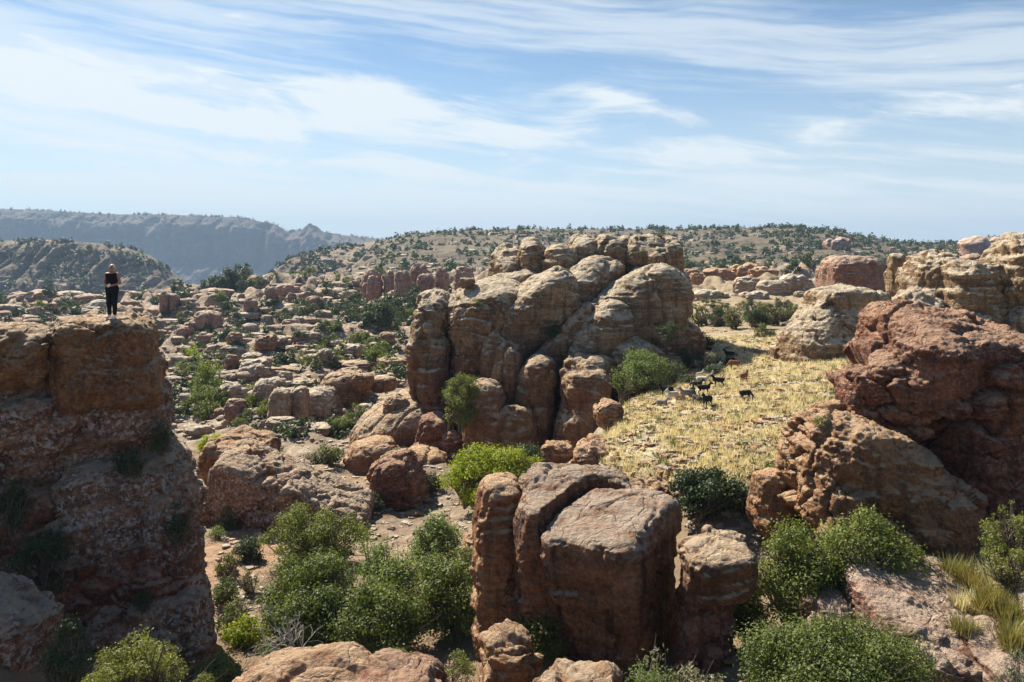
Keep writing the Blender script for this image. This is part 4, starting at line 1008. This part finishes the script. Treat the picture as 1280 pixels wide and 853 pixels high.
clumps = [  # px, py, spread x, spread y, how many, size range (px), label, group
    (485,405,22,14,16,(14,26),'dark juniper bush in the dense clump under the red towers','juniper clump under the red towers'),
    (440,395,12,8,6,(12,22),'dark bush in the clump left of the dense one','junipers left of the dense clump'),
    (385,400,22,14,11,(12,22),'dark juniper bush around the big shaded block','junipers around the shaded block'),
    (296,356,34,8,24,(9,19),'dark bush on the rounded rim at the head of the valley','bushes on the valley rim'),
    (285,390,10,12,8,(8,15),'dark bush in the gully below the rim','bushes in the gully below the rim'),
    (245,405,30,18,16,(8,15),'dark bush among the mauve rocks behind the cliff edge','bushes among the mauve rocks'),
    (315,430,40,14,18,(8,16),'dark bush among the boulders of mid valley','bushes of mid valley'),
    (262,500,16,20,16,(14,28),'dark green bush in the shaded ravine','bushes in the shaded ravine'),
    (232,460,12,18,9,(10,18),'bright green bush beside the shaded cliff edge','green bushes beside the cliff edge'),
    (320,510,20,14,9,(10,20),'green bush around the round two-tiered boulder','bushes around the two-tiered boulder'),
    (420,450,50,16,18,(9,18),'olive bush scattered over the pale slope','bushes on the pale slope'),
    (470,450,14,12,9,(14,24),'green bush near the left edge of the massif','bushes near the massif left edge'),
    (540,370,26,12,14,(9,18),'dark bush between the red towers and the massif','bushes between the towers and the massif'),
    (410,345,60,5,12,(6,12),'small dark bush along the bright rim','bushes along the bright rim'),
    (60,384,60,8,20,(7,15),'dark bush on the rocky rim left of the person','bushes on the rim behind the person'),
    (900,335,60,6,22,(8,16),'dark bush below the long hill, behind the red humps','bushes behind the red humps'),
    (1060,330,50,10,22,(9,18),'dark bush between the hill and the squat reddish block','bushes behind the squat block'),
    (1190,320,50,6,12,(8,14),'dark bush on the slope above the pale outcrop','bushes above the pale outcrop'),
    (930,385,50,14,10,(6,12),'low scrub dotted over the plain','scrub dotted over the plain'),
    (500,600,40,20,8,(10,20),'small bush among the gorge boulders','small bushes among the gorge boulders')]
for px, py, sx_, sy_, n, (s0, s1), lb, gp in clumps:
    k = 0; tries = 0
    while k < n and tries < 200:
        tries += 1
        u, v_ = px+rb.normal()*sx_*.7, py+rb.normal()*sy_*.7
        h = hit([u], [v_])[0]
        if np.isnan(h[0]): continue
        w_ = rb.uniform(s0, s1)*1.55/F*h[1]
        mt = ('lime' if rb.random() < .12 else 'oak') if 'bright' in lb else ('olive' if 'olive' in lb or 'scrub' in lb else ('oak' if 'green' in lb or rb.random() < .12 else 'darkscrub'))
        shrub(h-np.array([0, 0, .1*w_]), w_, w_*rb.uniform(.7, 1.0), int(rb.integers(6)), mt, lb, gp); k += 1

# ------------------------------------------------------------------ dry grass and stones of the shelf
rs = np.random.default_rng(9)
def in_shelf(n, y0=27, y1=74):
    out = []
    while sum(map(len, out)) < n:
        Y = y0*(y1/y0)**rs.uniform(0, 1, 4000); a = rs.uniform(.06, .48, 4000); x = a*Y
        z = z_base(x, Y); k = plateau_mask(x, Y, z) > rs.uniform(.3, .9, 4000)
        out.append(np.stack([x[k], Y[k]], 1))
    p = np.concatenate(out)[:n]
    return np.concatenate([p, ground(p[:, 0], p[:, 1])[:, None]], 1)
def blades(spots, n, h, spread, rng, wd=.018, lean=.5):
    c = np.repeat(spots, n, 0); hh = np.repeat(h, n)*rng.uniform(.5, 1.2, len(c)); sp_ = np.repeat(spread, n)
    an = rng.uniform(0, 6.28, len(c)); o = np.stack([np.cos(an), np.sin(an), 0*an], 1)
    b0 = c+o*(sp_*.5*rng.uniform(0, 1, len(c)))[:, None]
    tip = b0+o*(hh*lean*rng.uniform(.2, 1.2, len(c)))[:, None]; tip[:, 2] += hh
    s = np.stack([-o[:, 1], o[:, 0], 0*an], 1)*(wd*np.maximum(hh/.3, .6))[:, None]
    v = np.stack([b0-s, b0+s, tip], 1).reshape(-1, 3)
    return v, np.arange(len(c)*3).reshape(-1, 3)
sp = in_shelf(15000)
pat = perlin(sp/np.array([2.2, 2.2, 9e9])); sp = sp[pat+rs.normal(size=len(sp))*.15 > -.06]
v, tr_ = blades(sp, 9, rs.uniform(.10, .32, len(sp)), rs.uniform(.15, .45, len(sp)), rs, .016, .7)
tag(link('grass', mesh('grass', v, tris=tr_, smooth=False), M['straw']), kind='stuff')
sp = in_shelf(1500)
v, tr_ = blades(sp, 14, rs.uniform(.12, .36, len(sp)), rs.uniform(.2, .5, len(sp)), rs, .016, .7)
tag(link('green_grass', mesh('green_grass', v, tris=tr_, smooth=False), M['olive']), kind='stuff')
sp = in_shelf(4300)
chips('rubble', sp+np.array([0, 0, .02]), (.06+.42*rs.random(len(sp))**3), M['red'], rs)
sp = in_shelf(1900)
chips('pale_rubble', sp+np.array([0, 0, .02]), (.06+.42*rs.random(len(sp))**3), M['pale'], rs)
# small scrub and broken rock filling the valley between the bushes and boulders that can be told apart
vs = hit(rs.uniform(-80, 560, 2500), 350+200*rs.uniform(0, 1, 2500)**1.1); vs = vs[~np.isnan(vs[:, 0])]
kk = perlin(vs/np.array([11., 11., 9e9]))+.5*perlin(vs/np.array([31., 31., 9e9])+5) > .02
scrub('valley_scrub', vs[kk], (.007+.017*rs.random(kk.sum())**1.5)*vs[kk][:, 1]**.93, .26, 40, M['darkscrub'], rs)
vs = hit(rs.uniform(-80, 570, 2500), 350+200*rs.uniform(0, 1, 2500)); vs = vs[~np.isnan(vs[:, 0])]
chips('valley_rubble', vs, rs.uniform(.002, .009, len(vs))*vs[:, 1], M['pale'], rs)
# loose stones strewn below, on the gorge floor and the plain
gp_ = []
for x0, x1, y0, y1, n in [(270,330,660,800,160),(440,600,560,680,420),(640,720,600,680,120),(1130,1290,690,800,160),(860,1010,395,425,160),(860,960,620,700,120),(320,480,540,600,200)]:
    gp_.append(hit(rs.uniform(x0, x1, n), rs.uniform(y0, y1, n)))
sp = np.concatenate(gp_); sp = sp[~np.isnan(sp[:, 0])]
chips('gravel', sp, rs.uniform(.1, .5, len(sp)), M['pale'], rs)
g_ = 'larger stones on the straw-coloured shelf'
for k, (px, py, w_) in enumerate([(872,452,14),(985,575,12),(890,530,12),(850,520,10),(938,470,10),(962,548,9),(1010,505,10),(912,560,11),(838,548,12),(786,500,18),(874,545,10),(1030,470,9),(948,442,14),(922,584,10)]):
    h = hit([px], [py])[0]
    if np.isnan(h[0]): continue
    s = w_/F*h[1]/2
    boulder(h+np.array([0, 0, s*.15]), (s, s*.8, s*.5), k % 6, 'red' if k % 3 else 'pale', 'reddish stone lying in the straw-coloured grass of the shelf' if k % 3 else 'pale stone lying in the straw-coloured grass of the shelf', g_, rz=k*.7)
# tufts of tall dry grass at the lower right
g_ = 'dry grass tufts at the lower right'
for k, (px, py, Y, hh, lb) in enumerate([(1196,742,20.4,.75,'big straw-coloured tuft at the upper end of the pinkish slab'),(1222,748,19.8,.8,'straw-coloured tuft right of the big one'),(1250,752,19.2,.8,'dry yellowish tuft near the right edge'),(1240,778,18.4,.75,'yellow tuft below the dry one near the right edge'),(1268,790,17.8,.8,'yellow tuft touching the right edge'),
                                         (1212,770,19.0,.6,'short straw tuft at the rim of the pinkish slab'),(1204,806,17.6,.42,'lone small tuft growing on the pinkish slab'),(1180,738,20.8,.5,'short straw tuft beside the grey-green twiggy scrub'),(1275,728,19.6,.8,'tall yellow tuft under the right-hand juniper'),(1262,808,17.0,.7,'yellow tuft above the grey corner scrub'),
                                         (1232,722,20.6,.6,'olive-straw tuft under the grey leafless scrub'),(1160,742,21,.5,'olive-straw tuft below the big red rock')]):
    rng = np.random.default_rng(500+k)
    p = seat(px, Y); p[2] = min(p[2], (HY-py)/F*Y+.3)
    v, tr_ = blades(np.zeros((26, 3))+rng.normal(size=(26, 3))*np.array([.16, .16, 0]), 16, np.full(26, hh*.78), np.full(26, .28), rng, .010, .6)
    tag(link('grass_tuft', mesh('grass_tuft', v, tris=tr_, smooth=False), M['straw' if k % 3 == 2 else 'drygreen'], None, p), lb, 'grass tuft', g_)
for k, (px, py, Y, lb) in enumerate([(1206,802,17.5,'')][:0]): pass

# ------------------------------------------------------------------ smooth bodies
def caps(parts, k, p):
    """blend of round cones (a, b, ra, rb) and ellipsoids (c, h)"""
    d = None
    for q in parts:
        if len(q) == 4:
            a, b_, ra, rb2 = np.array(q[0], f32), np.array(q[1], f32), q[2], q[3]
            ab = b_-a; t_ = np.clip(((p-a)@ab)/max(float(ab@ab), 1e-9), 0, 1)
            dd = np.linalg.norm(p-a-t_[:, None]*ab, axis=1)-(ra+(rb2-ra)*t_)
        else:
            l = (p-np.array(q[0], f32))/np.array(q[1], f32); dd = (np.linalg.norm(l, axis=1)-1)*min(q[1])
        if d is None: d = dd
        else:
            h = np.clip(.5+.5*(d-dd)/k, 0, 1); d = d*(1-h)+dd*h-k*h*(1-h)
    return d
def body_mesh(name, fn, lo, hi, vox):
    v, q = nets(fn, lo, hi, vox)
    return mesh(name, v, quads=q)
skin = plain_mat('skin', (.36, .19, .12), .55, .4, .06); black = plain_mat('black_cloth', (.012, .012, .016), .85, .2, .3)
hairm = plain_mat('fair_hair', (.62, .52, .38), .5, .4, .2); white = plain_mat('white_leather', (.72, .70, .72), .6, .3, .06)
eyem = plain_mat('eye_dark', (.02, .015, .012), .3, .5, .0)
P_ = seat(140, 25.2)
person = thing('person', P_, 'person in black sleeveless top and trousers standing on the cliff holding a pale phone', 'person')
torso = [((0, .0, 1.27), (.168, .105, .20)), ((0, 0, 1.08), (.138, .095, .17)), ((-.15, 0, 1.385), (.15, 0, 1.385), .062, .062)]
hips = [((0, .01, .94), (.178, .125, .15)), ((-.09, 0, .92), (-.088, -.012, .50), .092, .060), ((.09, 0, .92), (.088, -.012, .50), .092, .060),
        ((-.088, -.012, .50), (-.085, .015, .10), .060, .040), ((.088, -.012, .50), (.085, .015, .10), .060, .040)]
arms = []
for s in (-1, 1):
    arms += [((s*.185, 0, 1.385), (s*.248, .02, 1.11), .050, .038), ((s*.248, .02, 1.11), (s*.085, -.175, 1.045), .038, .026), ((s*.085, -.175, 1.045), (s*.045, -.20, 1.04), .030, .026)]
feet = [((s*.085, .03, .05), (s*.105, -.14, .035), .042, .034) for s in (-1, 1)]
head = [((0, -.012, 1.585), (.074, .092, .112)), ((0, -.03, 1.52), (.052, .062, .055)), ((0, .015, 1.38), (0, .0, 1.52), .056, .052), ((0, -.10, 1.60), (0, -.116, 1.565), .012, .017),
        ((-.028, -.088, 1.528), (.028, -.088, 1.528), .011, .011), ((-.075, .0, 1.60), (-.078, .012, 1.56), .014, .011), ((.075, .0, 1.60), (.078, .012, 1.56), .014, .011)]
fing = []
for s in (-1, 1):
    for j, ln in enumerate((.058, .066, .062, .048)):
        z = 1.064-.019*j
        fing.append(((s*.045, -.205, z), (s*(.045-ln*.6), -.238, z-.004), .0095, .0085)); fing.append(((s*(.045-ln*.6), -.238, z-.004), (s*(.045-ln*.95), -.225, z-.012), .0085, .007))
    fing.append(((s*.06, -.19, 1.068), (s*.022, -.215, 1.085), .011, .0085))
def f_body(p):
    d = caps(torso+hips+arms+feet+head, .035, p)
    d = np.minimum(d, caps(fing, .004, p))
    for s in (-1, 1): d = np.maximum(d, -(np.linalg.norm((p-np.array([s*.030, -.103, 1.592], f32))/np.array([.016, .014, .010], f32), axis=1)-1)*.010)
    return d
lo, hi = (-.36, -.32, -.02), (.36, .22, 1.78)
link('body', body_mesh('body', f_body, lo, hi, .0105), skin, person)
def f_top(p):
    d = caps(torso+hips[:1], .05, p)-.016
    d = np.maximum(d, np.abs(p[:, 2]-1.20)-.222); d = np.maximum(d, np.abs(p[:, 0])-.178)
    return np.maximum(d, -(np.linalg.norm((p-np.array([0, -.05, 1.47], f32))/np.array([.085, .12, .07], f32), axis=1)-1)*.07)
link('top', body_mesh('top', f_top, lo, hi, .0105), black, person)
def f_tr(p): return np.maximum(caps(hips, .04, p)-.017, np.abs(p[:, 2]-.575)-.455)
link('trousers', body_mesh('trousers', f_tr, lo, hi, .0105), black, person)
for s in (-1, 1):
    def f_sh(p, s=s): return np.maximum(caps([((s*.085, .035, .052), (s*.106, -.15, .040), .052, .042)], .01, p), -(p[:, 2]+.004))
    link('shoe', body_mesh('shoe', f_sh, (-.2, -.25, -.02), (.2, .15, .12), .0105), white, person)
def f_hair(p):
    d = caps([((0, .018, 1.605), (.086, .098, .112)), ((0, .115, 1.60), (.045, .045, .048)), ((-.06, .03, 1.57), (-.062, .05, 1.50), .03, .02), ((.06, .03, 1.57), (.062, .05, 1.50), .03, .02)], .03, p)
    return np.maximum(d, -caps([((0, -.115, 1.565), (.085, .095, .105)), ((0, -.02, 1.46), (0, -.02, 1.54), .066, .066)], .02, p))
hr = link('hair', body_mesh('hair', f_hair, lo, hi, .0105), hairm, person)
for s in (-1, 1):
    link('eye', body_mesh('eye', lambda p, s=s: (np.linalg.norm((p-np.array([s*.030, -.092, 1.592], f32)), axis=1)-.012), (s*.03-.03, -.13, 1.56), (s*.03+.03, -.06, 1.62), .004), eyem, person)
ph = link('phone', mesh('phone', box_mesh0 := np.array([(x, y, z) for x in (-.036, .036) for y in (-.006, .006) for z in (-.07, .07)]), quads=np.array([(0, 1, 3, 2), (4, 6, 7, 5), (0, 4, 5, 1), (2, 3, 7, 6), (0, 2, 6, 4), (1, 5, 7, 3)]), smooth=False), white, None, P_+np.array([.03, -.262, 1.05]))
ph.rotation_euler = (.5, .9, .2)
tag(ph, 'pale phone held in both hands by the person on the cliff', 'phone')

# ------------------------------------------------------------------ goats
def goat_parts(pose):
    lift = -.30 if pose == 2 else 0.
    b_ = [((-.30, 0, .56+lift), (.26, 0, .58+lift), .155, .165), ((-.05, 0, .52+lift), (.32, .15, .15)), ((-.40, 0, .64+lift), (-.50, 0, .74+lift), .03, .018)]
    if pose == 1: nk, hd = (.46, 0, .42), (.58, 0, .22)
    else: nk, hd = (.46, 0, .86+lift), (.62, 0, .80+lift)
    b_ += [((.28, 0, .64+lift), nk, .105, .070), (nk, hd, .072, .040)]
    for s in (-1, 1):
        b_ += [((nk[0]-.01, s*.05, nk[2]+.03), (nk[0]-.05, s*.14, nk[2]-.02), .022, .012), ((nk[0]-.0, s*.03, nk[2]+.06), (nk[0]-.09, s*.05, nk[2]+.17), .016, .010), ((nk[0]-.09, s*.05, nk[2]+.17), (nk[0]-.20, s*.075, nk[2]+.16), .010, .005)]
        if pose == 2:
            b_ += [((.2, s*.10, .20), (.36, s*.12, .07), .05, .03), ((.36, s*.12, .07), (.18, s*.12, .04), .03, .02), ((-.26, s*.12, .22), (-.08, s*.17, .10), .08, .05), ((-.08, s*.17, .10), (-.32, s*.16, .04), .045, .025)]
        else:
            b_ += [((.22, s*.085, .50), (.23, s*.085, .27), .062, .034), ((.23, s*.085, .27), (.22, s*.085, .02), .030, .022), ((-.30, s*.085, .52), (-.22, s*.095, .36), .095, .050), ((-.22, s*.095, .36), (-.36, s*.09, .24), .046, .028), ((-.36, s*.09, .24), (-.33, s*.09, .02), .026, .022)]
    return b_
gm = {'black': plain_mat('black_goat_hair', (.018, .016, .016), .8, .2, .4), 'white': plain_mat('white_goat_hair', (.52, .48, .42), .85, .2, .12), 'brown': plain_mat('brown_goat_hair', (.19, .085, .045), .85, .2, .3), 'grey': plain_mat('grey_goat_hair', (.25, .22, .20), .85, .2, .3)}
GO = [body_mesh('goat', lambda p, k=k: caps(goat_parts(k), .03, p), (-.6, -.3, -.03), (.75, .3, 1.15), .022) for k in range(3)]
GOM = {}
rg = np.random.default_rng(4)
pose_w = ['standing', 'grazing', 'lying']
near_w = lambda px, py: ('by the rounded yellow-green tree' if px < 862 and py > 480 else 'at the upper edge of the herd by the rock' if py < 452 and px < 895 else 'at the right edge of the shade' if px > 892 and py < 465 else 'out on the sunny grass' if px > 925 or py > 506 else 'in the middle of the shaded herd' if py < 478 else 'at the lower edge of the herd')
for px, py, c_, pose in [(833,497,'black',0),(841,503,'white',0),(827,507,'grey',2),(850,500,'brown',2),(865,497,'black',0),(858,502,'grey',0),(872,503,'black',2),(880,494,'black',0),(878,483,'white',0),(898,484,'black',0),(870,485,'black',2),(875,471,'white',2),(894,462,'white',2),
                         (858,452,'white',2),(872,449,'brown',2),(886,452,'black',0),(885,442,'black',0),(873,442,'black',2),(912,450,'black',0),(913,457,'black',1),(918,462,'brown',1),(848,447,'black',2),(881,466,'black',0),(866,461,'black',2),(884,510,'black',0),(932,501,'black',1),(930,478,'brown',0),(853,464,'black',2),(888,474,'grey',2),(862,474,'brown',2)]:
    h = hit([px], [py])[0]
    if np.isnan(h[0]): continue
    key = (pose, c_)
    if key not in GOM:
        me = GO[pose].copy(); me.name = 'goat'; me.materials.append(gm[c_]); GOM[key] = me
    o = link('goat', GOM[key], None, None, h-np.array([0, 0, .01]))
    o.rotation_euler = (0, 0, rg.choice([0, math.pi])+rg.normal()*.7); s = rg.uniform(.66, .86); o.scale = (s, s, s)
    tag(o, '%s goat %s %s' % (c_, pose_w[pose], near_w(px, py)), 'goat', 'goats resting in the shade of the massif')
# ================================================================== air, light, sky, camera
def box_mesh(name, lo, hi):
    v = np.array([(x, y, z) for x in (lo[0], hi[0]) for y in (lo[1], hi[1]) for z in (lo[2], hi[2])])
    q = np.array([(0, 1, 3, 2), (4, 6, 7, 5), (0, 4, 5, 1), (2, 3, 7, 6), (0, 2, 6, 4), (1, 5, 7, 3)])
    return mesh(name, v, quads=q, smooth=False)
if HAZE:
    m = bpy.data.materials.new('haze'); m.use_nodes = True
    nt_ = m.node_tree; nt_.nodes.remove(nt_.nodes['Principled BSDF'])
    pv = nt_.nodes.new('ShaderNodeVolumePrincipled')
    pv.inputs['Color'].default_value = (.42, .60, .86, 1); pv.inputs['Density'].default_value = HAZE; pv.inputs['Anisotropy'].default_value = .1
    nt_.links.new(pv.outputs[0], nt_.nodes['Material Output'].inputs['Volume'])
    tag(link('haze', box_mesh('haze', (-6100, -6100, -330), (6100, 6100, 230)), m), kind='stuff')
AZ, EL = math.radians(-39), math.radians(44)
sd_ = (math.sin(AZ)*math.cos(EL), math.cos(AZ)*math.cos(EL), math.sin(EL))
from mathutils import Vector
L = bpy.data.lights.new('sun', 'SUN'); L.energy = SUN; L.angle = math.radians(.53); L.color = (1., .92, .76)
so = bpy.data.objects.new('sun', L); col.objects.link(so); so.rotation_euler = Vector(sd_).to_track_quat('Z', 'Y').to_euler(); so.location = (0, 0, 60)
w = bpy.data.worlds.new('World'); scene.world = w; w.use_nodes = True
t = NT(w.node_tree); bg = w.node_tree.nodes['Background']
sky = t.add('ShaderNodeTexSky', sky_type='NISHITA', sun_disc=False, sun_elevation=EL, sun_rotation=AZ, altitude=1200., air_density=1.0, dust_density=.6, ozone_density=1.6)
tc = t.add('ShaderNodeTexCoord').outputs['Generated']
sx = t.add('ShaderNodeSeparateXYZ', {0: tc})
# cirrus: position on a flat layer of cloud overhead
az = t.math('ARCTAN2', sx.outputs[0], sx.outputs[1]); el = t.math('ARCSINE', sx.outputs[2])
def cv(x, y, z=0.): return t.add('ShaderNodeCombineXYZ', {0: x, 1: y, 2: z}).outputs[0]
elt = t.math('ADD', el, t.math('MULTIPLY', az, .10))
q0 = cv(az, elt)
wp = t.add('ShaderNodeTexNoise', {'Vector': t.mapp(q0, (3., 9., 1)), 'Scale': 1., 'Detail': 4.}).outputs[0]
el2 = t.math('ADD', elt, t.math('MULTIPLY', t.math('SUBTRACT', wp, .5), .05))
q1 = cv(az, el2)
s1 = t.noise(t.mapp(q1, (1.6, 13., 1), (2.3, 1.1, 0)), 1., 7, .56, .2)
s2 = t.noise(t.mapp(q1, (3.5, 60., 1), (7.1, 4.2, 0)), 1., 6, .6, .1)
veil = t.step(t.math('ADD', s1, t.math('MULTIPLY', t.math('SUBTRACT', s2, .5), .60)), .38, .66)
def blob(px, py, wx, wy, rot=0.):
    a0 = math.atan((px-CX)/F); e0 = math.atan((HY-py)/F*math.cos(a0))
    dx = t.math('SUBTRACT', az, a0); dy = t.math('SUBTRACT', el, e0)
    c_, s_ = math.cos(rot), math.sin(rot)
    u = t.math('MULTIPLY', t.math('ADD', t.math('MULTIPLY', dx, c_), t.math('MULTIPLY', dy, s_)), F/wx)
    v = t.math('MULTIPLY', t.math('SUBTRACT', t.math('MULTIPLY', dy, c_), t.math('MULTIPLY', dx, s_)), F/wy)
    r2 = t.math('ADD', t.math('MULTIPLY', u, u), t.math('MULTIPLY', v, v))
    return t.math('EXPONENT', t.math('MULTIPLY', r2, -1.))
def addm(*a):
    r = a[0]
    for k in a[1:]: r = t.math('ADD', r, k)
    return r
dens = addm(blob(60, 95, 170, 22, -.16), blob(210, 140, 190, 17, -.16), t.math('MULTIPLY', blob(455, 122, 120, 22, -.12), 1.15), t.math('MULTIPLY', blob(600, 165, 260, 26, -.08), .75),
            t.math('MULTIPLY', blob(250, 196, 420, 17, -.05), .8), t.math('MULTIPLY', blob(200, 240, 460, 14, -.03), .7), t.math('MULTIPLY', blob(1010, 165, 330, 30, .06), .45), t.math('MULTIPLY', blob(700, 130, 420, 30, -.06), .45), t.math('MULTIPLY', blob(760, 118, 70, 10, -.22), .5))
fine = t.noise(t.mapp(q1, (6., 26., 1), (1.7, 9.2, 0)), 1., 9, .62, .5)
puff = t.step(t.math('ADD', fine, t.math('MULTIPLY', dens, .27)), .60, .88)
lowv = t.step(el, .26, .0)
cl = addm(t.math('MULTIPLY', veil, .54), t.math('MULTIPLY', puff, .78), t.math('MULTIPLY', lowv, .58), .06)
cl = t.math('MINIMUM', cl, .93)
cl = t.math('MULTIPLY', cl, t.step(el, -.02, .0))
cl = t.math('MULTIPLY', cl, t.step(el, .75, .42))                       # cirrus kept to the sky ahead; unseen sky cleared to cut ambient fill
cl = t.math('MULTIPLY', cl, t.step(t.math('ABSOLUTE', az), 1.5, 1.0))
skyc = t.mix(1., sky.outputs[0], (SKYK,)*3, 'MULTIPLY')
skyc = t.mix(1., skyc, (.82, 1.0, 1.06), 'MULTIPLY')
mixc = t.mix(cl, skyc, CLOUD)
t.l.new(mixc, bg.inputs[0]); bg.inputs[1].default_value = .052

cam = bpy.data.cameras.new('camera'); co = bpy.data.objects.new('camera', cam); col.objects.link(co)
co.location = (0, 0, 0); co.rotation_euler = (math.pi/2, 0, 0)
cam.sensor_width = 36; cam.lens = 36*F/1280; cam.shift_y = -(426.5-HY)/1280; cam.clip_start = .1; cam.clip_end = 40000
scene.camera = co
scene.view_settings.view_transform = 'Standard'; scene.view_settings.look = 'None'; scene.view_settings.gamma = 1; scene.view_settings.exposure = EXPO
scene.view_settings.use_curve_mapping = False
cy = scene.cycles
cy.use_denoising = True; cy.max_bounces = 6; cy.diffuse_bounces = 3; cy.glossy_bounces = 2; cy.transmission_bounces = 3; cy.volume_bounces = 0; cy.transparent_max_bounces = 8
